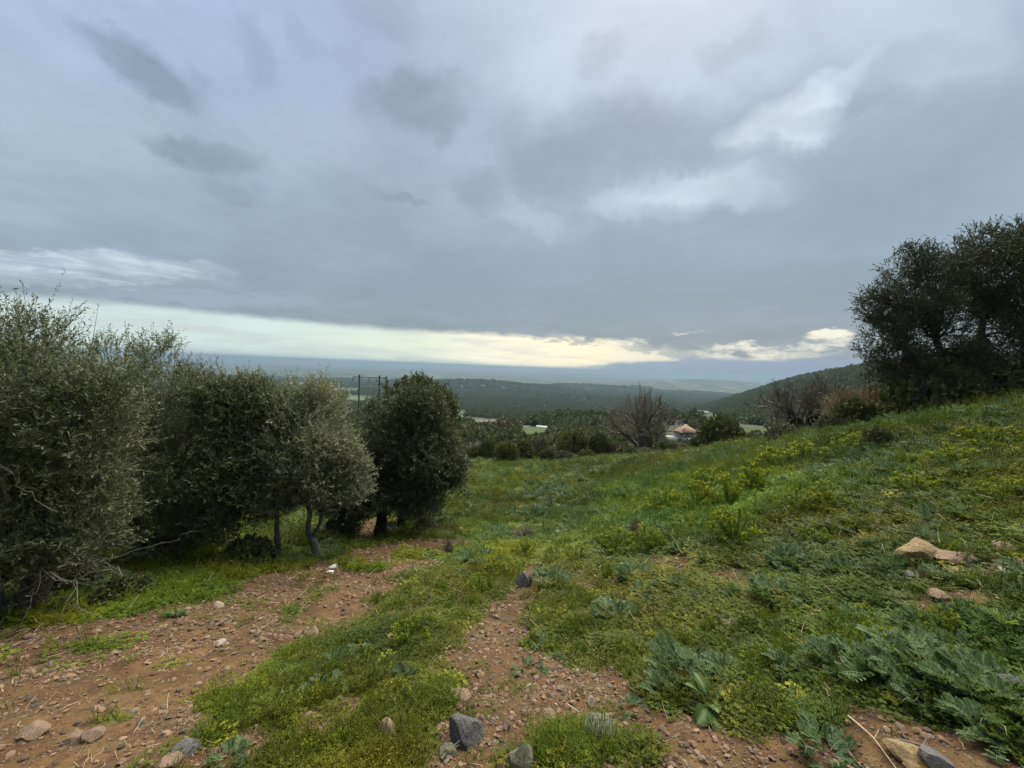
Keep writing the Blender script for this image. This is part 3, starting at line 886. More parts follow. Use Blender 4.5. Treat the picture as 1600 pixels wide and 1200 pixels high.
def leafy_tree(name, label, cat, base_px, blobs_px, mat, bark, nspray, nleaf, leafL, leafW, trunks, group=None, D=None, spraylen=.3, gap=.0, shell=.5,
               up=.7, nlimb=40, seed=0, low=-1.0, limb_r=.02, whip=0, dead=None, gap_scale=1.2, base=None, droop=0.0, twig='twig'):
    g = base if base is not None else ground_hit(*base_px)
    D = D or g.y
    B = np.array(g)
    blobs = px_blobs(blobs_px, D)
    lob = []
    for c_, r_ in blobs:
        lob.append((c_, r_ * .84))
        for q in range(8):
            u_ = rand_unit(1)[0]; u_[2] = u_[2] * .8 + .12
            k_ = rng.uniform(.18, .46); m_ = float(np.mean(r_)) * k_
            lob.append((c_ + u_ * r_ * (1.04 - k_ * rng.uniform(.4, 1.0)), np.array([m_, m_, m_ * rng.uniform(.8, 1.3)])))
    blobs0, blobs = blobs, lob
    root = thing(name, label, cat, g, group)
    tops = []
    mbt = None
    for tr in trunks:                     # pixel polylines with depth offset and radius
        pts = []
        for k, q in enumerate(tr):
            px, py, dd, r = q[:4]
            w = pix_at(px, py, D + dd)
            if k == 0 and len(q) == 4: w[2] = ground_z(w[0], w[1]) - .06
            pts.append(w)
        pts = np.array(pts); rad = np.array([q[3] for q in tr])
        n = len(pts); s = np.linspace(0, n - 1, n * 5)
        P = np.stack([np.interp(s, np.arange(n), pts[:, a]) for a in range(3)], 1)
        ker = np.array([.25, .5, .25])
        for _ in range(3):
            P[1:-1] = .25 * P[:-2] + .5 * P[1:-1] + .25 * P[2:]
        Rr = np.interp(s, np.arange(n), rad) * (1 + .18 * (rng.random(len(s)) - .5))
        Rr[0] *= 1.35
        Rr = Rr * (1 + .12 * np.sin(np.linspace(0, 9, len(s)) + len(tops)))
        if len(tr[0]) == 4:
            if mbt is not None: link('trunk', mbt.mesh('trunk', bark, True), parent=root)
            mbt = MB()
        mbt.tube(P - B, Rr, 9, .5)
        tops.append((P[-1], rad[-1])); tops.append((P[int(len(P) * .75)], rad[-1]))
    link('trunk', mbt.mesh('trunk', bark, True), parent=root)
    mbb = MB()
    pts, u, idx, rad = crown_points(nlimb, blobs0, .35, 0, seed=seed)
    for p_, u_ in zip(pts, u):
        k = min(range(len(tops)), key=lambda q: np.linalg.norm(tops[q][0] - p_))
        a = tops[k][0]
        midp = .5 * (a + p_) + rand_unit(1)[0] * .18 * np.linalg.norm(p_ - a) + np.array([0, 0, .12 * np.linalg.norm(p_ - a)])
        Bz = bezier(a, midp, p_, 9)
        Bz[1:-1] += rng.normal(size=(7, 3)) * .02 * np.linalg.norm(p_ - a)
        mbb.tube(Bz - B, np.linspace(limb_r * 1.4, limb_r * .18, 9), 5, .5)
        for _ in range(3):                 # side shoots
            j = rng.integers(4, 9); q0 = Bz[j]; q1 = q0 + norm(u_ + rand_unit(1)[0] * 1.1) * .35 * rng.uniform(.4, 1) * float(np.mean(blobs[0][1]))
            mbb.tube(np.array([q0, .5 * (q0 + q1) + rand_unit(1)[0] * .05, q1]) - B, [limb_r * .35, limb_r * .25, limb_r * .1], 4, .5)
    if dead:
        for (x0, y0, d0, x1, y1, d1, r) in dead:
            a = pix_at(x0, y0, D + d0); c = pix_at(x1, y1, D + d1)
            mm = .5 * (a + c) + rand_unit(1)[0] * .12 * np.linalg.norm(c - a)
            Bz = bezier(a, mm, c, 9); Bz[1:-1] += rng.normal(size=(7, 3)) * .035 * np.linalg.norm(c - a); r = r * .6; mbb.tube(Bz - B, np.linspace(r, r * .3, 9), 5, .5)
            for _ in range(4):
                j = rng.integers(3, 9); q0 = Bz[j]; q1 = q0 + norm(norm(c - a) + rand_unit(1)[0] * .9) * .28 * np.linalg.norm(c - a) * rng.uniform(.5, 1)
                mbb.tube(np.array([q0, .5 * (q0 + q1) + rand_unit(1)[0] * .03, q1]) - B, [r * .4, r * .3, r * .12], 4, .5)
    link('branches', mbb.mesh('branches', M[twig], True), parent=root)
    pts, u, idx, rad = crown_points(nspray, blobs, shell, gap, gap_scale, seed, low)
    d = norm(u * .7 + np.array([0, 0, up]) + rand_unit(len(pts)) * .55 - np.array([0, 0, droop]) * (u[:, 2:3] < -.1))
    clump = fbm(pts[:, 0] * 1.6 + pts[:, 2], pts[:, 1] * 1.6 - pts[:, 2] * .8, 401 + seed, 2)
    var0 = np.clip((clump - .3) * 2.2, 0, 1)
    mb = sprays(pts - B, d, spraylen * rng.uniform(.6, 1.3, len(pts)), nleaf, leafL, leafW, var0=var0)
    if whip:                               # upright shoots breaking the outline
        pw, uw, iw, rw_ = crown_points(whip * 4, blobs, .80, 0, seed=seed + 5)
        kz = uw[:, 2] > .15; pw, uw = pw[kz][:whip], uw[kz][:whip]
        sprays(pw - B, norm(np.array([0, 0, 1.0]) + rand_unit(len(pw)) * .35 + uw * .2), spraylen * rng.uniform(.9, 1.9, len(pw)), nleaf + 8, leafL * .72, leafW * .72, mb=mb)
    link('crown', mb.mesh('crown', [mat, M[twig]]), parent=root)
    return root

# ================================================================== buildings and poles far down the slope
def at_px(px, py, lo=0.0, hi=1e9):
    g = ground_hit(px, py)
    if g.y < lo or g.y > hi:
        D = min(max(g.y, lo), hi); p = pix_at(px, py, D)
        g = Vector((p[0], p[1], ground_z(p[0], p[1])))
    return g


def hip_roof(mb, w, d, h, z, over=.6, ridge=.35, th=.22):
    x, y = w / 2 + over, d / 2 + over; r = x * ridge
    P = [[-x, -y, z], [x, -y, z], [x, y, z], [-x, y, z], [-r, 0, z + h], [r, 0, z + h], [-x, -y, z - th], [x, -y, z - th], [x, y, z - th], [-x, y, z - th]]
    mb.add(P, [[0, 1, 5, 4], [2, 3, 4, 5], [6, 9, 8, 7], [6, 7, 1, 0], [7, 8, 2, 1], [8, 9, 3, 2], [9, 6, 0, 3]])
    mb.add(P, [[1, 2, 5], [3, 0, 4]])


def villa():
    g = at_px(1069, 688, 120, 260); s = g.y / F
    root = thing('villa', 'white villa with terracotta hipped roof and pillared veranda on the slope below the bare tree', 'house', g, rotz=.32)
    W_, D_, H_ = 26 * s, 20 * s, 2.7
    zb = -1.5
    mb = MB(); mb.box((0, D_ * .12, H_ / 2 + zb / 2 + .6), (W_, D_ * .76, H_ - zb + 1.2)); link('wall', mb.mesh('wall', M['white_paint']), parent=root)
    mb = MB(); hip_roof(mb, W_ * 1.08, D_ * 1.1, 2.3, H_ + 1.25, .8, .30); rf = link('roof', mb.mesh('roof', M['roof_tile']), parent=root)
    mb = MB(); mb.box((W_ * .2, D_ * .2, H_ + 3.0), (.9, .9, 1.8)); link('chimney', mb.mesh('chimney', M['white_paint']), parent=rf)
    mb = MB(); mb.box((0, -D_ * .42, .55), (W_ * 1.02, D_ * .34, 1.1 + 1.2)); link('veranda', mb.mesh('veranda', M['white_paint']), parent=root)
    pm = None
    for k in range(6):
        x = -W_ * .47 + k * W_ * .188
        if pm is None:
            mb = MB(); mb.box((0, 0, 0), (.5, .5, H_ - 1.0)); pm = mb.mesh('pillar', M['white_paint'])
        link('pillar', pm, (x, -D_ * .55, 1.7 + (H_ - 1.0) / 2), root)
    for k in range(3):
        mb = MB(); mb.box((-W_ * .3 + k * W_ * .3, -D_ * .265, 2.9), (1.4, .12, 1.5)); link('window', mb.mesh('window', M['window_dark']), parent=root)
    # lower terrace wall in front
    g2 = at_px(1052, 690, 110, 250)
    t = thing('terrace_wall', 'long pale retaining wall stepping down below the white villa', 'wall', g2, rotz=-.55)
    mb = MB(); mb.box((0, 0, .4), (26 * s, .6, 3.2)); link('wall', mb.mesh('wall', M['concrete']), parent=t)
    mb = MB(); mb.box((0, 2.0, 1.62), (26 * s, 4.2, .24)); link('slab', mb.mesh('slab', M['concrete']), parent=t)
    g3 = at_px(1079, 692, 110, 250)
    t = thing('garden_wall', 'short pale garden wall right below the villa veranda', 'wall', g3, rotz=-.15)
    mb = MB(); mb.box((0, 0, .3), (15 * s, .5, 2.0)); link('wall', mb.mesh('wall', M['white_paint']), parent=t)
    mb = MB(); mb.box((0, 0, 1.36), (15.4 * s, .7, .14)); link('coping', mb.mesh('coping', M['concrete']), parent=t)


villa()


def small_house(px, py, wpx, label, roofm, rot=0.0, group=None, two=False, h=3.4, name='farmhouse'):
    g = at_px(px, py); s = g.y / F; w = wpx * s
    root = thing(name, label, 'house', g, group, rot)
    d = w * .6; hh = max(h, w * .28)
    mb = MB(); mb.box((0, 0, hh / 2 - .8), (w, d, hh + 1.6)); link('wall', mb.mesh('wall', M['white_paint']), parent=root)
    mb = MB(); hip_roof(mb, w, d, hh * .38, hh + .05, w * .03, .8); link('roof', mb.mesh('roof', roofm), parent=root)
    if two:
        mb = MB(); mb.box((w * .62, -.3, hh * .28), (w * .4, d * .8, hh * .9)); link('annex', mb.mesh('annex', M['white_paint']), parent=root)
        wm = None
        for k in range(3):
            if wm is None:
                q = MB(); q.box((0, 0, 0), (w * .09, .12, hh * .32)); wm = q.mesh('window', M['window_dark'])
            link('window', wm, (-w * .3 + k * w * .3, -d / 2 - .02, hh * .5), root)
    return root


small_house(705, 649, 9, 'white farmhouse on the plain just right of the dark olive tree', M['roof_tile'], .1, two=True)
small_house(1104, 647, 7, 'small white house in the wooded valley right of the tall bare tree', M['white_paint'], -.2)
small_house(1136, 623, 5, 'tiny white building at the foot of the scrub hill', M['white_paint'], 0)
small_house(1122, 679, 8, 'low pale shed on the green slope right of the villa', M['concrete'], .1, h=1.6, name='shed')
for px, py, w in [(882, 608, 3), (893, 606, 2.5), (903, 609, 4), (916, 609, 3), (926, 611, 3.5), (938, 612, 5), (948, 613, 6), (957, 614, 3), (872, 611, 2.5), (911, 614, 3),
                  (1150, 606, 4), (1128, 611, 3), (1140, 609, 2.5), (842, 600, 3), (790, 603, 3)]:
    small_house(px, py, w, 'tiny pale building of the distant town on the plain', M['white_paint'], rng.uniform(-.6, .6), 'distant town on the plain', name='town_building')

# greenhouse with a white sheet roof
g = at_px(850, 668); s = g.y / F
t = thing('greenhouse', 'long white greenhouse tunnel beside the green field below the meadow', 'greenhouse', g, rotz=-.35)
L_, r_ = 24 * s, 3.0 * s
a = np.linspace(0, math.pi, 9); n_ = 9
V = np.concatenate([np.stack([np.full(n_, x), r_ * np.cos(a), r_ * .8 * np.sin(a)], 1) for x in (-L_ / 2, L_ / 2)])
mb = MB(); mb.add(V, [[k, k + 1, k + 10, k + 9] for k in range(8)])
link('sheet', mb.mesh('sheet', M['plastic_sheet'], True), parent=t)
for x in (-L_ / 2, L_ / 2):
    mb = MB(); mb.add(np.stack([np.full(n_, x), r_ * .99 * np.cos(a), r_ * .79 * np.sin(a)], 1), [list(range(9))])
    link('end_wall', mb.mesh('end_wall', M['plastic_sheet']), parent=t)


def power_pole():
    D = 62.0
    a = pix_at(561.5, 589, D); b = pix_at(593, 590, D); s = D / F
    zg = min(ground_z(a[0], a[1]), ground_z(b[0], b[1])) - .5
    root = thing('power_pole', 'rusty twin-legged power pole with one crossarm rising behind the olive trees', 'power pole', (a[0], a[1], zg))
    o = np.array([a[0], a[1], zg])
    for p_, mm in ((a, M['steel_rust']), (b, M['steel'])):
        mb = MB(); mb.tube(np.array([[p_[0], p_[1], zg], [p_[0], p_[1], p_[2]]]) - o, [.17, .11], 10)
        mb.tube(np.array([[p_[0], p_[1], p_[2] - .2], [p_[0], p_[1], p_[2] + .35]]) - o, [.16, .13], 10)
        lg = link('leg', mb.mesh('leg', mm, True), parent=root)
        for f_ in (.45, .62, .8):
            mb = MB(); mb.tube(np.array([[p_[0], p_[1], zg + (p_[2] - zg) * f_ - .06], [p_[0], p_[1], zg + (p_[2] - zg) * f_ + .06]]) - o, [.18, .18], 10)
            link('band', mb.mesh('band', M['steel'], True), parent=lg)
    e0 = a + (a - b) * .30; e1 = b + (b - a) * .38
    e0[2] = a[2]; e1[2] = b[2]
    mb = MB(); mid = .5 * (e0 + e1) - o
    for off in (-.14, .14): mb.tube(np.array([e0, e1]) - o + np.array([0, off, 0]), [.065, .065], 6)
    ca = link('crossarm', mb.mesh('crossarm', M['steel']), parent=root)
    im = None
    for f_ in (0.02, .5, .98):
        c = e0 + (e1 - e0) * f_ - o
        mb = MB(); mb.tube(np.array([c, c + np.array([-.35 if f_ < .6 else -.2, 0, -1.0])]), [.05, .05], 5)
        for k in range(5):
            q = c + np.array([-.35 if f_ < .6 else -.2, 0, -1.0]) * (.25 + k * .17)
            mb.tube(np.array([q, q + np.array([0, 0, -.06])]), [.12, .12], 8)
        link('insulator', mb.mesh('insulator', M['insulator'], True), parent=ca)
    return root


power_pole()


# ================================================================== bare trees
def bare_tree(name, label, g, H, seed, mat, tw, group=None, spread=.55, depth=6, r0=.22, forks=3, wide=1.0, lean=(0, 0), stems=1, rmin=.004, fan=.34):
    R = np.random.default_rng(seed)
    root = thing(name, label, 'tree', g, group)
    mt, mbr = MB(), MB()

    def grow(p, d, L, r, k):
        n = 5 if k > 2 else 4
        pts = [p]
        dd = d.copy()
        for i in range(n - 1):
            dd = norm(dd + R.normal(size=3) * .16 + np.array([0, 0, .05 if k < depth else .0]))
            pts.append(pts[-1] + dd * L / (n - 1))
        pts = np.array(pts)
        (mt if k >= depth - 1 else mbr).tube(pts, np.maximum(np.linspace(r, r * .66, n), rmin), 8 if k >= depth - 1 else (5 if k > 2 else 3), R.random())
        if k == 0: return
        nk = forks if k > 1 else 4
        for c in range(nk):
            f_ = R.uniform(.45, 1.0) if c else 1.0
            i = f_ * (n - 1); i0 = min(int(i), n - 2)
            q = pts[i0] + (pts[i0 + 1] - pts[i0]) * (i - i0)
            side = R.normal(size=3); side -= side @ dd * dd; side = norm(side)
            nd = norm(dd + side * spread * R.uniform(.6, 1.5) * (1 if c else .55) * np.array([wide, wide, 1]) + np.array([0, 0, .16]))
            grow(q, nd, L * R.uniform(.62, .88), r * (.66 if c == 0 else .5), k - 1)

    for s_ in range(stems):
        a_ = s_ * 2.4 + 1.0; o_ = 0 if stems == 1 else fan
        grow(np.array([.25 * o_ * math.cos(a_), .25 * o_ * math.sin(a_), -.15]), norm(np.array([lean[0] + o_ * math.cos(a_) * (.4 + .5 * (s_ % 2)), lean[1] + o_ * math.sin(a_) * .6, 1.0])), H * R.uniform(.22, .28), r0 * (1 if s_ == 0 else .75), depth)
    zz = np.concatenate([v_[:, 2] for v_ in mbr.v]); kk = H / float(np.quantile(zz, .995))
    for q_ in (mt, mbr): q_.v = [v_ * kk for v_ in q_.v]
    link('trunk', mt.mesh('trunk', mat, True), parent=root)
    link('branches', mbr.mesh('branches', tw, True), parent=root)
    return root


g = at_px(1011, 706, 46, 56)
bt = bare_tree('bare_tree', 'tall leafless tree with a broad fan of branches at the far edge of the meadow', g, 108 * g.y / F, 5, M['bark'], M['twig_mauve'], spread=.52, depth=5, r0=.46, forks=3, wide=1.0, stems=4, rmin=.014, fan=.40)
g = at_px(1266, 676, 21, 27)
bare_tree('bare_tree', 'dark leafless tree with spreading twigs, left one of the pair at the crest', g, 88 * g.y / F, 8, M['bark_dark'], M['twig_mauve'], r0=.16, spread=.6, lean=(-.2, 0), stems=4, depth=5, forks=3, rmin=.008, fan=.5)
g = at_px(1287, 672, 21, 27)
bare_tree('bare_tree', 'upright leafless tree beside the pale reeds at the crest', g, 98 * g.y / F, 12, M['bark_dark'], M['twig_mauve'], r0=.15, spread=.42, stems=2, depth=5, forks=3, rmin=.008)
for k, (px, py, h, lab) in enumerate([(1395, 612, 60, 'leafless thicket tree between the pale reeds and the big oak'), (1235, 680, 46, 'low leafless grey tree left of the leafless pair at the crest'),
                                      (1312, 660, 55, 'small leafless tree rising behind the left end of the reeds'), (1352, 640, 58, 'leafless grey tree rising out of the reeds below the hill')]):
    g = at_px(px, py, 20, 36)
    bare_tree('bare_tree', lab, g, h * g.y / F, 30 + k, M['bark'], M['twig_mauve'], r0=.06, spread=.7, depth=4, forks=4, stems=4, rmin=.011)

# ================================================================== olive trees on the left
OL = 'olive trees along the left of the track'
leafy_tree('olive_tree', 'large dark olive tree at the left edge with dead branches trailing over the track', 'tree', (40, 950),
           [(15, 640, 105, 150), (-90, 700, 150, 200), (85, 690, 90, 125), (20, 780, 130, 95), (95, 790, 75, 55), (5, 530, 35, 60), (135, 600, 50, 60), (70, 835, 110, 55), (-50, 870, 120, 60), (150, 680, 50, 90), (165, 640, 34, 60, .5)],
           M['olive'], M['bark'], 8400, 16, .058, .0068, [[(40, 950, 0, .13), (62, 900, 0, .11), (90, 850, .1, .10), (70, 780, .2, .07)], [(0, 960, -.2, .09), (-20, 890, 0, .08), (-30, 800, 0, .06)]],
           OL, spraylen=.30, up=.75, nlimb=60, seed=1, gap=.40, whip=420, limb_r=.022,
           dead=[(60, 900, 0, 240, 770, .3, .022), (0, 905, -.2, 160, 880, -.2, .03), (10, 930, -.4, 190, 900, -.6, .016), (100, 850, .2, 30, 980, -.6, .014), (140, 840, 0, 95, 960, -.5, .012),
                 (20, 880, -.3, 170, 970, -.8, .012), (90, 800, -.5, 20, 740, -.8, .01), (150, 870, 0, 300, 830, .4, .01)])
leafy_tree('olive_tree', 'wide grey-green olive tree standing second from the left edge', 'tree', (214, 872),
           [(215, 640, 95, 98), (160, 725, 105, 105), (285, 715, 85, 110), (225, 800, 110, 50), (295, 640, 62, 72), (340, 690, 34, 80), (175, 800, 80, 50), (280, 812, 90, 34), (225, 575, 40, 40), (160, 600, 50, 60), (355, 740, 40, 80), (250, 560, 30, 30), (180, 570, 34, 36)],
           M['olive'], M['bark'], 8000, 16, .064, .0074, [[(214, 872, 0, .11), (222, 820, 0, .09), (210, 760, 0, .07)], [(240, 866, .2, .07), (262, 810, .2, .06), (280, 740, .2, .05)]],
           OL, spraylen=.28, up=.8, nlimb=55, seed=2, gap=.40, whip=420, limb_r=.02,
           dead=[(210, 820, -.3, 330, 790, -.6, .014), (190, 800, -.4, 110, 720, -1.0, .012), (240, 780, -.5, 300, 700, -.9, .01)])
leafy_tree('olive_tree', 'slim olive tree with a thin straight trunk between wide olive and pale olive', 'tree', (437, 868),
           [(385, 700, 62, 90), (370, 760, 70, 55), (420, 680, 45, 65), (430, 760, 40, 40), (365, 660, 42, 60), (385, 795, 66, 30), (345, 640, 36, 44), (400, 630, 40, 34), (440, 700, 36, 60)],
           M['olive'], M['bark'], 5200, 15, .070, .0085, [[(437, 868, 0, .050), (432, 830, 0, .042), (433, 795, 0, .036), (418, 750, 0, .03)]],
           OL, spraylen=.25, up=.8, nlimb=34, seed=3, gap=.40, whip=130, limb_r=.014)
leafy_tree('olive_tree', 'pale silvery olive tree with a crooked grey trunk and rounded crown', 'tree', (499, 872),
           [(470, 690, 78, 80), (492, 726, 60, 64), (445, 740, 60, 60), (527, 715, 30, 44), (465, 642, 56, 34), (548, 735, 26, 30), (540, 770, 36, 22), (440, 785, 44, 22), (500, 765, 50, 34)],
           M['olive_pale'], M['bark_pale'], 6800, 15, .066, .0078, [[(499, 872, 0, .085), (490, 848, 0, .066), (480, 825, 0, .05), (486, 800, 0, .045), (470, 770, 0, .038), (465, 740, 0, .03)], [(487, 842, 0, .04, 1), (500, 818, 0, .034), (506, 790, 0, .03), (520, 765, 0, .022)]],
           OL, spraylen=.24, up=.9, nlimb=46, seed=4, gap=.40, whip=170, limb_r=.014,
           dead=[(480, 790, -.3, 430, 740, -.5, .012), (500, 790, -.3, 560, 760, -.3, .01)])
t5 = leafy_tree('olive_tree', 'dark rounded olive tree with two stout black trunks nearest the open meadow', 'tree', (595, 834),
           [(641, 692, 68, 80), (650, 735, 64, 55), (585, 748, 50, 44), (556, 780, 38, 26), (692, 720, 24, 62), (642, 655, 44, 42), (655, 655, 45, 45), (640, 770, 60, 24), (545, 792, 55, 22), (520, 770, 40, 34), (600, 780, 70, 22), (692, 760, 30, 34), (704, 735, 20, 30), (575, 720, 36, 40), (560, 760, 44, 34), (660, 795, 44, 16)],
           M['olive_dark'], M['bark_dark'], 8200, 15, .085, .0105, [[(595, 834, 0, .16), (597, 805, 0, .14), (602, 770, 0, .11)], [(628, 812, .8, .14), (628, 790, .6, .12), (630, 760, .4, .1)]],
           OL, spraylen=.30, up=.7, nlimb=60, seed=5, gap=.30, whip=240, limb_r=.022)
D6 = t5.location.y + 1.6
p6 = pix_at(655, 790, D6)
leafy_tree('oak_tree', 'dark leafy oak whose top pokes out above the dark olive tree', 'tree', None,
           [(648, 606, 20, 13), (690, 640, 20, 24), (613, 612, 11, 10), (660, 650, 50, 40), (672, 618, 16, 14), (700, 668, 14, 20)],
           M['oak_bright'], M['bark_dark'], 1900, 11, .085, .022, [[(655, 790, 0, .12), (656, 740, 0, .10), (658, 680, 0, .07)]],
           None, D=D6, spraylen=.24, up=.6, nlimb=24, seed=6, base=Vector((p6[0], p6[1], ground_z(p6[0], p6[1]))))

# ================================================================== evergreen oaks on the right crest
DO = 17.0
for nm, lab, bx, blobs, n_, sd_, trunks in [
    ('oak_tree', 'dark evergreen oak with a ragged round crown in front of the scrub hill', 1486,
     [(1425, 468, 62, 70), (1385, 520, 42, 42), (1468, 520, 58, 62), (1462, 440, 52, 46), (1362, 482, 18, 34), (1400, 560, 45, 24), (1445, 400, 26, 20), (1350, 545, 16, 18), (1500, 570, 60, 30), (1440, 585, 60, 26), (1395, 585, 36, 20), (1480, 600, 50, 20)], 9500, 21,
     [[(1486, 600, 0, .17), (1478, 570, 0, .14), (1462, 530, 0, .11)], [(1500, 600, .3, .11), (1440, 570, 0, .09), (1410, 540, 0, .06)]]),
    ('oak_tree', 'tallest dark evergreen oak at the right edge above the green slope', 1530,
     [(1560, 430, 62, 76), (1605, 480, 80, 110), (1522, 436, 46, 54), (1585, 366, 34, 28), (1540, 520, 52, 56), (1655, 450, 80, 120), (1500, 400, 24, 26), (1580, 570, 70, 36), (1620, 380, 40, 40), (1530, 580, 50, 28), (1640, 580, 60, 40)], 13500, 22,
     [[(1530, 600, 0, .16), (1528, 560, 0, .13), (1536, 500, 0, .1)], [(1600, 600, .5, .2), (1602, 560, .5, .18), (1610, 490, .5, .13)]])]:
    p = pix_at(bx, 600, DO)
    leafy_tree(nm, lab, 'tree', None, blobs, M['oak'], M['bark_dark'], n_, 11, .072, .020, trunks, 'evergreen oaks on the crest', D=DO, spraylen=.34, up=.35, nlimb=60, seed=sd_,
               base=Vector((p[0], p[1], ground_z(p[0], p[1]))), gap=.41, gap_scale=1.5, shell=.30, whip=60, limb_r=.035, twig='bark_dark')


# ================================================================== bushes
def bush_mesh(name, seed, mat, n=420, nl=9, L=.16, Wd=.045, hgt=.8, twig=None, lump=.3):
    B = [(np.array([0, 0, .12]), np.array([.85, .85, hgt]))]
    R = np.random.default_rng(seed)
    for k in range(5):
        a = R.uniform(0, 6.28); rr = R.uniform(.3, .55)
        B.append((np.array([math.cos(a) * rr, math.sin(a) * rr, R.uniform(.05, hgt * .5)]), np.array([.5, .5, hgt * .62]) * R.uniform(.7, 1.1)))
    pts, u, i, r = crown_points(n, B, .6, .2, 2.0, seed, -.25)
    pts[:, 2] = np.maximum(pts[:, 2], .0)
    mb = sprays(pts, norm(u + np.array([0, 0, .5]) + rand_unit(len(pts)) * .5), .22, nl, L, Wd)
    for k in range(16):
        d = norm(R.normal(size=3) * np.array([1, 1, .3]) + np.array([0, 0, .7]))
        mb.tube(np.array([[0, 0, -.1], d * .35, d * .75 * np.array([1, 1, hgt])]), [.03, .02, .008], 4, .5, 1)
    return mb.mesh(name, [mat, twig or M['twig']])


BUSH = {k: [bush_mesh('bush', 100 + i * 7 + j, M[k], **kw) for j in range(2)] for i, (k, kw) in enumerate(
    [('scrub', {}), ('scrub_olive', dict(n=420)), ('scrub_grey', dict(n=300, nl=8))])}


def bush(px, py, rx, ry, kind, label, group=None, lo=30, hi=60, cat='bush', base=None):
    g = base or at_px(px, py + ry, lo, hi)
    s = rx * g.y / F; h = 2 * ry * g.y / F / .95
    o = link('bush', BUSH[kind][rng.integers(2)], g, None, (0, 0, rng.uniform(0, 6.28)), (s, s, h))
    return tag(o, label, cat, group)


ROW = 'bushes along the far edge of the meadow'
for px, py, rx, ry, k, lab in [
    (737, 708, 15, 9, 'scrub_olive', 'low yellowish bush right beside the dark olive tree at the meadow edge'),
    (762, 703, 19, 14, 'scrub', 'dark bush, second in the row right of the olive trees'),
    (792, 707, 21, 14, 'scrub_olive', 'broad olive-coloured bush, third in the row right of the olive trees'),
    (818, 705, 17, 13, 'scrub', 'dark round bush, fourth in the row right of the olive trees'),
    (840, 700, 18, 15, 'scrub_grey', 'greyish bush at the meadow edge directly below the greenhouse'),
    (858, 711, 15, 9, 'scrub', 'small low bush just right of the greyish bush'),
    (894, 692, 25, 19, 'scrub_olive', 'biggest green bush of the row, left of the tall bare tree'),
    (882, 714, 14, 7, 'scrub_grey', 'little grey bush at the foot of the biggest green bush'),
    (936, 697, 18, 16, 'scrub', 'dark bush between the biggest green bush and the bare tree'),
    (955, 702, 14, 11, 'scrub_grey', 'grey bush just left of the bare tree'),
    (984, 712, 20, 8, 'scrub', 'flat dark bush in front of the bare tree, left of its trunk'),
    (1040, 711, 20, 9, 'scrub', 'flat dark bush in front of the bare tree, right of its trunk'),
    (1060, 708, 20, 8, 'scrub_grey', 'brownish grey bush in front of the villa'),
    (1096, 709, 20, 12, 'scrub', 'dark bush leaning against the big domed bush on its left'),
    (1128, 694, 34, 24, 'scrub', 'large dark domed bush right of the villa'),
    (1172, 692, 17, 12, 'scrub', 'small dark bush right of the large domed bush'),
    (915, 713, 14, 7, 'scrub_olive', 'small yellowish bush low in the middle of the row'),
    (1012, 716, 15, 6, 'scrub_grey', 'lowest grey bush directly under the bare tree trunk')]:
    bush(px, py, rx, ry, k, lab, ROW, 36, 58)
CR = 'brush along the crest below the hill'
for px, py, rx, ry, k, lab in [
    (1425, 608, 42, 30, 'scrub_olive', 'tall olive-brown bush left of the evergreen oaks'),
    (1388, 622, 30, 26, 'scrub_grey', 'grey brush between the reeds and the olive-brown bush'),
    (1475, 586, 50, 32, 'scrub', 'dark brush under the left evergreen oak'),
    (1560, 580, 60, 26, 'scrub', 'dark brush under the tallest oak at the right edge'),
    (1340, 650, 34, 20, 'scrub_olive', 'brownish bush at the foot of the pale reeds'),
    (1440, 596, 40, 30, 'scrub_grey', 'grey-brown brush directly left of the left oak trunk'),
    (1520, 582, 46, 32, 'scrub', 'dark brush between the two evergreen oak trunks'),
    (1302, 668, 24, 12, 'scrub_grey', 'low grey brush at the foot of the leafless pair'),
    (1222, 684, 26, 13, 'scrub_grey', 'wide grey brush left of the leafless pair')]:
    if px > 1400: bush(px, py, rx, ry, k, lab, CR, 15.6, 16.4)
    else: bush(px, py, rx, ry, k, lab, CR, 18, 30)
bush(1372, 688, 20, 15, 'scrub', 'small round dark green bush alone on the right slope', None, 5, 30)
bush(385, 866, 42, 18, 'scrub', 'low dark bush under the slim olive tree', None, 3, 12)
bush(192, 922, 40, 15, 'scrub', 'low dark bush at the track edge under the left olive trees', None, 3, 12)
bush(95, 905, 40, 24, 'scrub_grey', 'grey low bush under the dead branches of the leftmost olive', None, 3, 12)
bush(300, 842, 55, 22, 'scrub', 'dark undergrowth bush in the shade of the wide olive tree', None, 4, 14)
bush(535, 820, 30, 12, 'scrub_grey', 'grey low bush between the pale olive and the dark olive', None, 4, 14)
bush(665, 818, 18, 9, 'scrub_grey', 'small grey-blue bush right of the black trunks', None, 4, 16)

# dry reeds on the crest
mb = MB()
for k in range(1500):
    px = rng.uniform(1296, 1385); py = 664 - (px - 1296) * .42 + rng.uniform(-6, 8)
    D = rng.uniform(18.5, 21.5); p = pix_at(px, py, D); z = ground_z(p[0], p[1]); h = rng.uniform(1.0, 2.3)
    q = np.array([p[0], p[1], z]); e = q + np.array([rng.normal() * .25, rng.normal() * .25, h]); s_ = np.array([.014, 0, 0])
    mb.quads([[q - s_, q + s_, e + s_ * .3, e - s_ * .3]], rng.random())
    for _ in range(2):
        f_ = rng.uniform(.3, .9); b_ = q + (e - q) * f_; l_ = b_ + np.array([rng.normal() * .3, rng.normal() * .3, rng.uniform(.0, .35)])
        mb.quads([[b_, b_ + s_, l_, l_ - s_]], rng.random())
o = link('dry_reeds', mb.mesh('dry_reeds', M['reed'])); tag(o, None, None, kind='stuff')


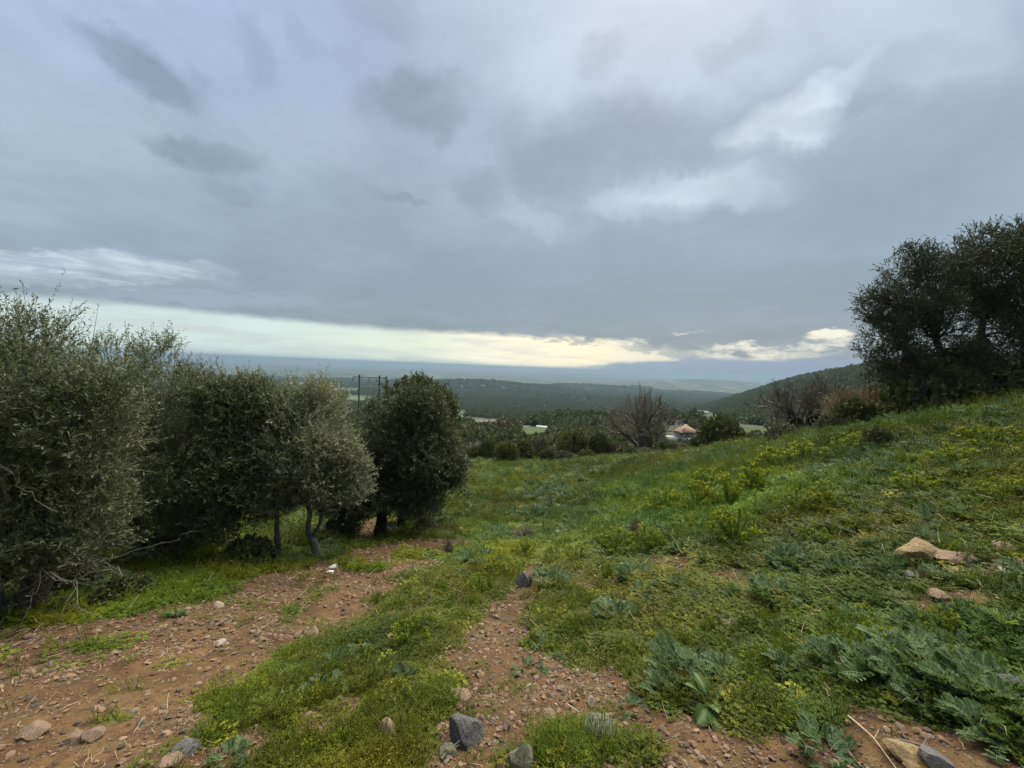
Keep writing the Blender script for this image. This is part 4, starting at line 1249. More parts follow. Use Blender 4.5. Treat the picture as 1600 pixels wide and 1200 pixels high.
# ================================================================== scatter (instances on points) for what nobody could count
def scatter(name, templates, pts, rotz, tilt, scale, idx, tint):
    tcol = bpy.data.collections.new(name + '_templates')
    for k, me in enumerate(templates):
        tcol.objects.link(bpy.data.objects.new('%s_%02d' % (name, k), me))
    me = bpy.data.meshes.new(name); n = len(pts)
    me.vertices.add(n); me.vertices.foreach_set('co', np.asarray(pts, np.float32).ravel())
    rot = np.stack([tilt[:, 0], tilt[:, 1], rotz], 1)
    for nm, ty, key, a in (('rot', 'FLOAT_VECTOR', 'vector', rot), ('tint', 'FLOAT_VECTOR', 'vector', tint), ('size', 'FLOAT', 'value', scale)):
        at = me.attributes.new(nm, ty, 'POINT'); at.data.foreach_set(key, np.asarray(a, np.float32).ravel())
    at = me.attributes.new('pick', 'INT', 'POINT'); at.data.foreach_set('value', np.asarray(idx, np.int32))
    me.update()
    ob = link(name, me); ob['kind'] = 'stuff'
    ng = bpy.data.node_groups.new(name, 'GeometryNodeTree')
    ng.interface.new_socket(name='Geometry', in_out='INPUT', socket_type='NodeSocketGeometry')
    ng.interface.new_socket(name='Geometry', in_out='OUTPUT', socket_type='NodeSocketGeometry')
    N, L = ng.nodes, ng.links
    gi, go = N.new('NodeGroupInput'), N.new('NodeGroupOutput')
    ip = N.new('GeometryNodeInstanceOnPoints'); ci = N.new('GeometryNodeCollectionInfo')
    ci.inputs[0].default_value = tcol; ci.inputs[1].default_value = True; ci.inputs[2].default_value = True

    def attr(nm, ty):
        nd = N.new('GeometryNodeInputNamedAttribute'); nd.data_type = ty; nd.inputs[0].default_value = nm; return nd.outputs[0]
    er = N.new('FunctionNodeEulerToRotation'); L.new(attr('rot', 'FLOAT_VECTOR'), er.inputs[0])
    L.new(gi.outputs[0], ip.inputs['Points']); L.new(ci.outputs[0], ip.inputs['Instance'])
    ip.inputs['Pick Instance'].default_value = True
    L.new(attr('pick', 'INT'), ip.inputs['Instance Index']); L.new(er.outputs[0], ip.inputs['Rotation']); L.new(attr('size', 'FLOAT'), ip.inputs['Scale'])
    L.new(ip.outputs[0], go.inputs[0])
    md = ob.modifiers.new('scatter', 'NODES'); md.node_group = ng
    return ob


def far_tree_mesh(name, seed, mat, n=46, L=.42, Wd=.17, h=.55, nl=3):
    B = [(np.array([0, 0, .55]), np.array([.5, .5, h * .85])), (np.array([.2, .1, .4]), np.array([.35, .35, .36])), (np.array([-.2, -.1, .35]), np.array([.36, .36, .34]))]
    pts, u, i, r = crown_points(n, B, .55, .15, 2.2, seed)
    mb = sprays(pts, norm(u + np.array([0, 0, .4]) + rand_unit(len(pts)) * .6), .2, nl, L, Wd, stem=False)
    mb.tube(np.array([[0, 0, -.15], [0, 0, .5]]), [.05, .03], 4, .3)
    return mb.mesh(name, mat)


def twiggy_mesh(name, seed, mat, n=60):
    mb = MB(); R = np.random.default_rng(seed)
    for k in range(n):
        d = norm(R.normal(size=3) * np.array([1, 1, .35]) + np.array([0, 0, 1.1]))
        L = R.uniform(.6, 1.05); e = d * L; mid = e * .5 + R.normal(size=3) * .08
        mb.tube(np.array([[0, 0, -.05], mid, e]), [.013, .010, .004], 3, .5)
        for _ in range(4):
            f_ = R.uniform(.35, .95); q = e * f_; q2 = q + norm(d + R.normal(size=3) * .8) * R.uniform(.15, .35)
            mb.tube(np.array([q, q2]), [.008, .003], 3, .5)
    return mb.mesh(name, mat)


FT = [far_tree_mesh('far_tree', 200 + k, M['far_leaf'], h=(.55, .7, .45)[k % 3]) for k in range(4)]
TWM = [twiggy_mesh('twigs', 220 + k, M['twig_mauve']) for k in range(3)]


def polar(n, r0, r1, amax=60, power=0.0):
    u = rng.random(n)
    if power == 0: r = np.exp(math.log(r0) + u * (math.log(r1) - math.log(r0)))
    else:
        a, b = r0 ** power, r1 ** power; r = (a + u * (b - a)) ** (1 / power)
    t = np.radians(rng.uniform(-amax, amax, n))
    return r * np.sin(t), r * np.cos(t)


# woods over the lower slopes, the valley and the hill
x, y = polar(90000, 95, 4300, 58, .55)
P = np.stack([x, y, height(x, y)], 1)
px, py, beh = project(P)
rr_ = np.hypot(x, y); mixf = sstep(rr_, 600, 1300)
dn = (fbm(x / 90, y / 90, 61, 4) + .3 * (fbm(x / 14, y / 14, 67, 3) - .5)) * (1 - mixf) + mixf * (fbm(x / 420, y / 800, 63, 3) + .06)
keep = (dn < .66 + .16 * sstep(np.hypot(x, y), 250, 900) + .14 * (rng.random(len(x)) - .5)) & (field_mask(px, py) < -2.0) & ~((px > 1034) & (px < 1104) & (py > 664) & (py < 716)) & (P[:, 2] > -197)
keep &= rng.random(len(x)) < .8
x, y, P = x[keep], y[keep], P[keep]
r = np.hypot(x, y)
sz = rng.uniform(2.6, 5.6, len(x)) * (1 + 1.5 * sstep(r, 600, 3000)) * (.62 + .38 * sstep(r, 95, 330))
tn = rng.uniform(.85, 1.2, (len(x), 1)) * np.array([1, 1, 1.0])
warm = (fbm(x / 60, y / 60, 91, 3)[:, None] - .5) * 2
tn = tn * np.concatenate([1 + .5 * warm, 1 + .12 * warm, 1 + .4 * warm], 1)
scatter('woods', FT, P - np.array([0, 0, .15]), rng.uniform(0, 6.28, len(x)), np.zeros((len(x), 2)), sz, rng.integers(0, 4, len(x)), np.clip(tn, .3, 2))

# leafless scrub between the meadow edge and the woods, thicker to the right
x, y = polar(9000, 58, 520, 56, .8)
P = np.stack([x, y, height(x, y)], 1); px, py, beh = project(P)
pr = .25 + .75 * np.clip((x / y - .12) / .25, 0, 1)
keep = (rng.random(len(x)) < pr) & (field_mask(px, py) < -1.5) & ~((px > 1034) & (px < 1104) & (py > 664) & (py < 716)) & (fbm(x / 25, y / 25, 95, 3) > .40)
x, y, P = x[keep], y[keep], P[keep]
scatter('leafless_scrub', TWM, P, rng.uniform(0, 6.28, len(x)), rng.normal(size=(len(x), 2)) * .1, rng.uniform(1.3, 3.2, len(x)), rng.integers(0, 3, len(x)), np.ones((len(x), 3)))

# trees one can tell apart below the meadow edge
TREE = [far_tree_mesh('slope_tree', 260 + k, M['scrub' if k < 2 else 'scrub_grey'], n=260, L=.14, Wd=.045, nl=6, h=.55) for k in range(3)]
WG = 'dark trees below the meadow between the olive trees and the greenhouse'
k = 0
for px, py, hp, lab in [(722, 694, 24, 'dark tree touching the right side of the big dark olive tree'), (734, 690, 26, 'second dark tree right of the big dark olive tree'), (748, 693, 22, 'low dark tree, third right of the big dark olive tree'),
                        (760, 688, 26, 'dark tree below the small green field, left of the tallest one'), (773, 691, 24, 'dark tree directly under the right end of the small green field'), (785, 682, 26, 'tallest dark tree in the clump left of the greenhouse field'),
                        (796, 678, 24, 'dark tree at the left edge of the greenhouse field'), (801, 690, 22, 'dark tree at the lower left corner of the greenhouse field'), (728, 680, 18, 'small dark tree behind the clump, near the white farmhouse'),
                        (745, 678, 16, 'small dark tree just below the left end of the small green field'), (790, 668, 14, 'little dark tree between the pinkish field and the greenhouse'), (808, 696, 16, 'lowest dark tree in front of the greenhouse field')]:
    g = at_px(px, py, 75, 400); s = hp * g.y / F
    o = link('slope_tree', TREE[k % 3], g, None, (0, 0, rng.uniform(0, 6)), (s * 1.15, s * 1.15, s)); k += 1
    tag(o, lab, 'tree', WG)
for px, py, hp, lab in [(868, 690, 18, 'grey tree at the right corner of the greenhouse field'), (880, 680, 16, 'dark tree just right of the greenhouse'), (905, 676, 18, 'dark tree on the brushy slope left of the bare tree'),
                        (935, 672, 20, 'dark evergreen tree just left of the bare tree crown'), (950, 668, 16, 'small evergreen behind the bare tree twigs'), (1100, 672, 10, 'small dark tree behind the villa roof'),
                        (1113, 668, 9, 'small dark tree on the green slope right of the villa'), (1127, 678, 11, 'dark tree above the large domed bush'), (1084, 670, 12, 'dark tree at the back of the villa'),
                        (820, 664, 8, 'dark hedge tree left of the greenhouse end'), (836, 662, 8, 'dark hedge tree right behind the greenhouse end')]:
    g = at_px(px, py, 75, 600); s = hp * g.y / F
    o = link('slope_tree', TREE[k % 3], g, None, (0, 0, rng.uniform(0, 6)), (s * 1.15, s * 1.15, s)); k += 1
    tag(o, lab, 'tree', 'trees on the slope below the meadow')

# ================================================================== small plants: templates
def blade_mesh(name, seed, n=22, h=(.03, .09), rad=.06, w=.0022, mat=None, lean=.5):
    R = np.random.default_rng(seed); mb = MB()
    for k in range(n):
        a = R.uniform(0, 6.28); r = rad * math.sqrt(R.random()); b = np.array([math.cos(a) * r, math.sin(a) * r, -.01])
        hh = R.uniform(*h); o = R.uniform(0, 6.28); le = R.uniform(.1, lean) * hh
        d = np.array([math.cos(o), math.sin(o), 0]); s = np.array([-d[1], d[0], 0]) * w * R.uniform(.7, 1.4)
        m1 = b + np.array([0, 0, hh * .6]) + d * le * .35; e = b + np.array([0, 0, hh * R.uniform(.75, 1)]) + d * le * 1.2
        mb.add([b - s, b + s, m1 + s * .8, m1 - s * .8, e], [[0, 1, 2, 3]], R.random())
        mb.add([m1 - s * .8, m1 + s * .8, e], [[0, 1, 2]], R.random())
    return mb.mesh(name, mat or M['grass'])


def clover_mesh(name, seed, n=60, rad=.12, s=.0085):
    R = np.random.default_rng(seed); mb = MB()
    for k in range(n):
        a = R.uniform(0, 6.28); r = rad * math.sqrt(R.random()); c = np.array([math.cos(a) * r, math.sin(a) * r, R.uniform(.004, .04) * (1 - r / rad * .6)])
        a0 = R.uniform(0, 6.28); v = R.random()
        for q in range(3):
            t = a0 + q * 2.09; d = norm(np.array([math.cos(t), math.sin(t), R.uniform(-.1, .5)])); sd = np.array([-math.sin(t), math.cos(t), 0])
            L = s * R.uniform(1.1, 2.0)
            mb.quads([[c, c + d * L * .6 - sd * L * .5, c + d * L, c + d * L * .6 + sd * L * .5]], v)
    return mb.mesh(name, M['clover'])


def herb_mesh(name, seed, stems=9, h=(.09, .2), nl=12, L=.020, Wd=.0045, rad=.05, mat=None, top=None):
    R = np.random.default_rng(seed); mb = MB()
    for k in range(stems):
        a = R.uniform(0, 6.28); r = rad * R.random(); b = np.array([math.cos(a) * r, math.sin(a) * r, -.01])
        hh = R.uniform(*h); e = b + np.array([math.cos(a) * hh * R.uniform(.1, .6), math.sin(a) * hh * R.uniform(.1, .6), hh])
        mid = .5 * (b + e) + np.array([0, 0, hh * .1])
        P = bezier(b, mid, e, 4); mb.tube(P, [.0018, .0016, .0013, .001], 3, .2)
        t = (np.arange(nl) + .5) / nl; pos = (b * (1 - t[:, None]) + e * t[:, None])
        ph = R.uniform(0, 6.28, nl) + np.arange(nl) * 2.4
        d = norm(np.stack([np.cos(ph), np.sin(ph), R.uniform(.2, .9, nl)], 1)); sd = np.stack([-np.sin(ph), np.cos(ph), np.zeros(nl)], 1)
        sc = R.uniform(.7, 1.3, nl) * (1.1 - .5 * t)
        mb.quads(leaf_quads(pos, d, sd, L * sc, Wd * sc), np.clip(t * .7 + R.random(nl) * .4, 0, 1))
    return mb.mesh(name, mat or M['herb'])


def thistle_leaf(name, seed, mat, n=9, wid=.17):
    """deeply cut spiny leaf, unit length along +y: a pale rib with pairs of narrow toothed lobes, crisped up and down"""
    R = np.random.default_rng(seed); arch = R.uniform(.35, .6); mb = MB(); vein = []

    def pt(t): return np.array([0, t * (1 - .12 * t), arch * t - arch * 1.2 * t ** 2.2])

    def put(Q, v, ve):
        mb.quads([Q], v); vein.extend(ve)
    ts = np.linspace(0, 1, 7)
    for a, b in zip(ts[:-1], ts[1:]):
        p, q = pt(a), pt(b); wa, wb = .020 * (1 - a) + .004, .020 * (1 - b) + .004
        put([p - [wa, 0, 0], p + [wa, 0, 0], q + [wb, 0, 0], q - [wb, 0, 0]], .5, [.75] * 4)
    for k in range(n):
        t = .12 + .86 * k / (n - 1)
        env = (math.sin(math.pi * min(1, t * .92 + .1)) ** .7) * wid * 1.25 + .03
        for sd in (-1, 1):
            tw = R.uniform(-.2, .9); L = env * R.uniform(.8, 1.2); p = pt(t - .02)
            d = np.array([sd * .80, .50, tw * .55]); d = d / np.linalg.norm(d); q = p + d * L
            up = np.array([0, .045 + .35 * L, .02]); v = R.random()
            put([p, p + d * L * .45 - up * .62, q, p + d * L * .55 + up * .70], v, [.25, .0, R.uniform(.4, 1.0), .0])
            m = p + d * L * .5; e = m + (d * .5 + np.array([0, .5, R.uniform(.2, .9)])) * L * .45          # a side tooth
            put([m - up * .2, m + d * L * .12, e, m + up * .4], v, [.0, .0, R.uniform(.5, 1.0), .0])
    V = np.concatenate(mb.v); f = np.arange(len(V)).reshape(-1, 4)
    me = mesh_from(name, V, [f], {'var': np.concatenate(mb.var), 'vein': np.array(vein)}); me.materials.append(mat)
    return me


def rosette_mesh(name, seed, nleaf=10, mat=None):
    R = np.random.default_rng(seed); V, Q, var, ve, n = [], [], [], [], 0
    for k in range(nleaf):
        lf = thistle_leaf('tmp', seed * 31 + k, mat, n=7, wid=R.uniform(.18, .28))
        c = np.zeros(len(lf.vertices) * 3, np.float32); lf.vertices.foreach_get('co', c); c = c.reshape(-1, 3)
        vv = np.zeros(len(c), np.float32); lf.attributes['vein'].data.foreach_get('value', vv)
        a = k * 6.283 / nleaf + R.normal() * .25; s = R.uniform(.12, .24); up = R.uniform(-.1, .6)
        c = c * s
        c = np.stack([c[:, 0], c[:, 1] * math.cos(up) - c[:, 2] * math.sin(up), c[:, 1] * math.sin(up) + c[:, 2] * math.cos(up)], 1)
        c = np.stack([c[:, 0] * math.cos(a) - c[:, 1] * math.sin(a), c[:, 0] * math.sin(a) + c[:, 1] * math.cos(a), c[:, 2] + .01], 1)
        q = np.zeros(len(lf.loops), np.int32); lf.loops.foreach_get('vertex_index', q)
        V.append(c); Q.append(q.reshape(-1, 4) + n); n += len(c); ve.append(vv * R.uniform(.4, 1.1)); var.append(np.full(len(c), R.random()))
        bpy.data.meshes.remove(lf)
    me = mesh_from(name, np.concatenate(V), [np.concatenate(Q)], {'var': np.concatenate(var), 'vein': np.clip(np.concatenate(ve), 0, 1)}, True)
    me.materials.append(mat)
    return me


def rock_mesh(name, seed, mat, sub=2, cuts=9, noise=.10, flat=1.0):
    import bmesh
    bm = bmesh.new(); bmesh.ops.create_icosphere(bm, subdivisions=sub, radius=1.0)
    me = bpy.data.meshes.new(name); bm.to_mesh(me); bm.free()
    c = np.zeros(len(me.vertices) * 3, np.float32); me.vertices.foreach_get('co', c); c = c.reshape(-1, 3).astype(float)
    R = np.random.default_rng(seed)
    for k in range(cuts):
        nrm = norm(R.normal(size=3)); h = R.uniform(.50, .84); dd = c @ nrm; ov = np.maximum(dd - h, 0); c -= ov[:, None] * nrm * .92
    nz = fbm(c[:, 0] * 2.2 + c[:, 2] * 1.3 + seed, c[:, 1] * 2.2 - c[:, 2] * 1.7, seed, 4) - .5
    c *= (1 + noise * 2 * nz)[:, None]
    me.vertices.foreach_set('co', c.astype(np.float32).ravel()); me.update(); me.materials.append(mat)
    return me


def spurge_parts(seed, n=34):
    R = np.random.default_rng(seed); f, t = MB(), MB()
    for k in range(n):
        a = R.uniform(0, 6.28); q = math.sqrt(R.random()); el_ = math.radians(88 - 62 * q)
        d = np.array([math.cos(a) * math.cos(el_), math.sin(a) * math.cos(el_), math.sin(el_)]); L = R.uniform(.75, 1.05) * (1 - .25 * q)
        b = np.array([math.cos(a), math.sin(a), 0]) * .15 * q; e = b + d * L
        f.tube(np.array([b, .5 * (b + e) + np.array([0, 0, .04]), e]), [.014, .011, .008], 3, .1)
        nl = 22; tt = R.uniform(.2, 1, nl) ; pos = b + (e - b) * tt[:, None]; ph = rand_unit(nl)
        ld = norm(ph + d * .5); sd_ = norm(np.cross(ld, rand_unit(nl)))
        f.quads(leaf_quads(pos, ld, sd_, .13 * R.uniform(.7, 1.2, nl), .022), np.clip(tt * .8 + R.random(nl) * .2, 0, 1))
        nt = 9; ph = norm(rand_unit(nt) * np.array([1, 1, .4]) + d * .5); sd_ = norm(np.cross(ph, rand_unit(nt)))
        t.quads(leaf_quads(np.repeat(e[None], nt, 0) + rand_unit(nt) * .03, ph, sd_, .10 * R.uniform(.7, 1.2, nt), .034), R.random(nt))
    return f.mesh('foliage', M['spurge']), t.mesh('flower_head', M['lime'])


# ================================================================== ground cover on the meadow
GR = [blade_mesh('grass', 300 + k) for k in range(4)]
CL = [clover_mesh('clover', 320 + k) for k in range(3)]
HB = [herb_mesh('herb', 340 + k) for k in range(3)] + [herb_mesh('herb', 344 + k, stems=13, h=(.05, .12), nl=10, L=.015, Wd=.004) for k in range(2)]
LIME_ZONE = [(930, 800), (960, 750), (1060, 730), (1180, 705), (1260, 690), (1300, 700), (1240, 770), (1180, 830), (1060, 830), (980, 830)]
BLUE_ZONE = [(780, 800), (900, 760), (960, 770), (940, 800), (860, 830), (780, 830)]


def cover_points(n, r0, r1, power=.45, amax=61):
    x, y = polar(n, r0, r1, amax, power)
    P = np.stack([x, y, height(x, y)], 1)
    d = np.zeros(n); nr = np.hypot(x, y) < 40; d[nr] = dirt_mask(x[nr], y[nr])
    px, py, _ = project(P)
    return x, y, P, d, px, py


def tints(x, y, n, px, py):
    b = fbm(x / 1.1, y / 1.1, 501, 3)[:, None]; b2 = fbm(x / 4.5, y / 4.5, 507, 3)[:, None]
    t = np.array([.62, .72, .62]) * (1 - sstep(b, .3, .65)) + np.array([1.32, 1.14, .80]) * sstep(b, .3, .65)
    t = t * (.60 + .75 * sstep(b2, .3, .7)) * rng.uniform(.65, 1.3, (n, 1))
    b3 = sstep(fbm(x / 2.3, y / 2.3, 513, 3), .48, .68)[:, None]; t = t * (1 - b3) + t * b3 * np.array([.62, .82, 1.15])
    b4 = sstep(fbm(x / .45, y / .45, 517, 3), .58, .74)[:, None] * .35; t = t * (1 - b4) + t * b4 * np.array([1.7, 1.15, 1.4])
    lz = sstep(poly_sdf(px, py, LIME_ZONE), -20, 20)[:, None]
    t = t * (1 - lz) + t * lz * np.array([1.1, 1.25, .95])
    dry = rng.random(n) < .03
    t[dry] = np.array([2.6, 1.9, 1.6]) * rng.uniform(.6, 1.1, (dry.sum(), 1))
    return t


def grow_size(r, a=.55, mx=2.3): return np.clip((r / 4.0), .55, None) ** a * np.where(r > 0, 1, 1)


def add_cover(name, tm, n, r0, r1, dens, size, power=.45, upto=None, tilt=.15, zone=None, tmul=1.0):
    x, y, P, d, px, py = cover_points(n, r0, r1, power)
    f = dens(x, y, d, px, py)
    keep = rng.random(n) < f
    # the meadow ends at the far bushes
    keep &= np.hypot(x, y) < 62
    x, y, P, px, py = x[keep], y[keep], P[keep], px[keep], py[keep]; k = len(x); r = np.hypot(x, y)
    s = size(r) * rng.uniform(.65, 1.35, k)
    scatter(name, tm, P, rng.uniform(0, 6.28, k), rng.normal(size=(k, 2)) * tilt, s, rng.integers(0, len(tm), k), np.clip(tints(x, y, k, px, py) * tmul, .2, 3))
    return k


gfield = lambda x, y: fbm(x / .8, y / .8, 601, 3)
add_cover('grass', GR, 90000, 1.0, 60, lambda x, y, d, px, py: np.clip((1 - d * 1.5), .006, 1) * (.35 + .65 * sstep(gfield(x, y), .35, .6)), lambda r: np.clip(r / 4.5, .75, 5.0) ** .62)
add_cover('clover', CL, 110000, 1.0, 40, lambda x, y, d, px, py: np.clip(1 - d * 1.3, .012, 1) * (.25 + .75 * sstep(fbm(x / .6, y / .6, 611, 3), .38, .6)), lambda r: np.clip(r / 4, .8, 4) ** .6)
add_cover('herbs', HB, 60000, 1.4, 60, lambda x, y, d, px, py: np.clip(1 - d * 1.5, .012, 1) * np.maximum(sstep(fbm(x / 1.4, y / 1.4, 621, 3), .44, .62) * .7 + .08, sstep(poly_sdf(px, py, LIME_ZONE), -15, 15)),
          lambda r: np.clip(r / 6, .62, 3.2) ** .8)
TG_ = [blade_mesh('tall_grass', 470 + k, 12, (.10, .26), .05, .0020, None, .9) for k in range(3)]
add_cover('tall_grass', TG_, 14000, 1.3, 40, lambda x, y, d, px, py: sstep(fbm(x / 1.0, y / 1.0, 671, 3), .50, .68) * np.clip(1 - d * 1.3, 0, 1), lambda r: np.clip(r / 5, .7, 3) ** .5, tilt=.3)
DS = [blade_mesh('dry_stalks', 480 + k, 4, (.05, .16), .05, .0012, M['straw'], .8) for k in range(3)]
add_cover('dry_stalks', DS, 5000, 1.3, 30, lambda x, y, d, px, py: (.10 + .85 * sstep(fbm(x / 1.6, y / 1.6, 681, 3), .5, .66)) * .5 * np.clip(1 - d * 1.2, 0.03, 1), lambda r: np.clip(r / 5, .7, 2.5) ** .5, tilt=.5)
SPF = [spurge_parts(460 + k) for k in range(3)]
def spd(x, y, d, px, py): return np.clip(sstep(fbm(x / 2.2, y / 2.2, 661, 3), .50, .66) * .5 + .9 * sstep(poly_sdf(px, py, LIME_ZONE), -15, 15) + .09, 0, 1) * np.clip(1 - d * 1.6, 0, 1)
add_cover('spurge_cover', [a_[0] for a_ in SPF], 12000, 3.0, 60, spd, lambda r: .115 * np.clip(r / 6, .9, 3.2) ** .75, .5)
add_cover('spurge_tops', [a_[1] for a_ in SPF], 1100, 4.0, 55, spd, lambda r: .11 * np.clip(r / 6, .9, 3.2) ** .75, .5)
def broadleaf_mesh(name, seed):
    R = np.random.default_rng(seed); mb = MB()
    for k in range(13):
        a = R.uniform(0, 6.28); el_ = R.uniform(.05, 1.0); L = R.uniform(.45, 1.0) * (1.1 - .4 * el_); w = L * R.uniform(.16, .26)
        d = np.array([math.cos(a) * math.cos(el_), math.sin(a) * math.cos(el_), math.sin(el_)]); s_ = np.array([-math.sin(a), math.cos(a), 0]); n_ = np.cross(d, s_) * -1
        P = [d * L * t + np.array([0, 0, -.25 * L * t * t]) for t in (0, .35, .7, 1.0)]; ws = (.02, w, w * .85, .01); v = R.random()
        for i_ in range(3):
            for sd_ in (-1, 1):
                mb.quads([[P[i_], P[i_] + s_ * ws[i_] * sd_ + n_ * ws[i_] * .3, P[i_ + 1] + s_ * ws[i_ + 1] * sd_ + n_ * ws[i_ + 1] * .3, P[i_ + 1]]], v)
    return mb.mesh(name, M['herb'])


BL = [broadleaf_mesh('broadleaf', 490 + k) for k in range(4)]
add_cover('broadleaf_weeds', BL, 16000, 1.6, 45, lambda x, y, d, px, py: np.clip(1 - d * 1.4, .01, 1) * (.06 + .7 * sstep(fbm(x / 1.2, y / 1.2, 691, 3), .48, .64)), lambda r: .075 * np.clip(r / 4, .8, 4.0) ** .7, .5, tilt=.2)
TH = [rosette_mesh('rosette', 360 + k, 9, M['thistle_scatter']) for k in range(4)]
TZ = [(1300, 740, 120, 40), (1450, 745, 160, 40), (1350, 830, 120, 30), (880, 775, 90, 22), (1230, 880, 60, 20), (1500, 800, 120, 30), (1380, 720, 90, 15), (1000, 905, 60, 15), (1440, 705, 60, 14), (960, 700, 60, 8)]


def thd(x, y, d, px, py):
    m = np.zeros(len(x))
    for cx, cy, rx, ry in TZ: m = np.maximum(m, 1 - np.hypot((px - cx) / rx, (py - cy) / ry))
    return np.clip(sstep(m + (fbm(x / .9, y / .9, 631, 3) - .5) * 1.6, .0, .5) * .8 + .022, 0, 1) * np.clip(1 - d * 1.2, 0, 1)


add_cover('small_thistles', TH, 14000, 2.5, 50, thd, lambda r: np.clip(r / 7, .55, 3.0) ** .75, .6, tilt=.2)
# gravel on the bare soil
GV = [rock_mesh('gravel', 380 + k, M['gravel'], 1, 8, .12) for k in range(7)]
for k, me in enumerate(GV):
    c = np.zeros(len(me.vertices) * 3, np.float32); me.vertices.foreach_get('co', c); c = c.reshape(-1, 3) * np.array([1.0, .75 + .05 * (k % 3), (.28, .36, .6)[k % 3]], np.float32)
    me.vertices.foreach_set('co', c.ravel()); me.update()
x, y, P, d, px, py = cover_points(260000, .9, 22, .4)
keep = rng.random(len(x)) < np.clip(d * .9 + .03, 0, 1) * (.3 + .7 * sstep(fbm(x / .5, y / .5, 641, 3), .35, .65))
x, y, P = x[keep], y[keep], P[keep]; k = len(x)
s = np.minimum(.0042 * rng.pareto(1.75, k) + .0048, .028) * np.clip(np.hypot(x, y) / 3, .8, 3) ** .45
tn = np.array([1.0, 1.0, 1.0]) * rng.uniform(.45, 1.45, (k, 1)); gy = rng.random(k) < .15; tn[gy] = tn[gy] * np.array([.72, .90, 1.05])
scatter('gravel', GV, P + np.array([0, 0, 1]) * (s * .25)[:, None], rng.uniform(0, 6.28, k), rng.normal(size=(k, 2)) * .28, s, rng.integers(0, 7, k), tn)
# dry litter: fine twigs and straw
mb = MB(); R = np.random.default_rng(5)
for q in range(3):
    pass
LT = []
for q in range(3):
    mb = MB()
    for k_ in range(4):
        a = R.uniform(0, 6.28); c = np.array([R.normal() * .03, R.normal() * .03, .004]); L = R.uniform(.02, .07); dd = np.array([math.cos(a), math.sin(a), R.uniform(0, .25)])
        mb.tube(np.array([c, c + dd * L * .5 + R.normal(size=3) * .004, c + dd * L]), [.0013, .0012, .0008], 3)
    LT.append(mb.mesh('litter', M['straw']))
x, y, P, d, px, py = cover_points(16000, 1.0, 18, .4); kp_ = rng.random(len(x)) < np.where(d > .4, .10, .55); x, y, P = x[kp_], y[kp_], P[kp_]
scatter('dry_litter', LT, P, rng.uniform(0, 6.28, len(x)), rng.normal(size=(len(x), 2)) * .1, rng.uniform(.6, 1.6, len(x)) * np.clip(np.hypot(x, y) / 3, .8, 2), rng.integers(0, 3, len(x)), np.ones((len(x), 3)))

# ================================================================== stones one can pick out
SG = 'stones lying on the slope'


def stone(px, py, w, h, mat, label, flat=None, rot=None, sink=.48, group=SG, cuts=20, tilt=0.0, sub=4, noise=.13):
    g = ground_hit(px, py + h * .35); s = (g - Vector((0, 0, EYE))).length / F
    seed = int(px * 7 + py)
    me = rock_mesh('stone', seed, M[mat], sub, cuts, noise)
    sx, sz = w * s / 2 * 1.08, h * s / 2 * 1.12
    sy = .5 * (sx + min(sx, sz * 1.4)) if flat is None else sx * flat
    me_n = me
    o = link('stone', me, (g.x, g.y, g.z + sz * (1 - sink) - sz * .35), None, (rng.normal() * .12, tilt, rng.uniform(-.4, .4) if rot is None else rot), (sx, sy, sz))
    return tag(o, label, 'stone', group)


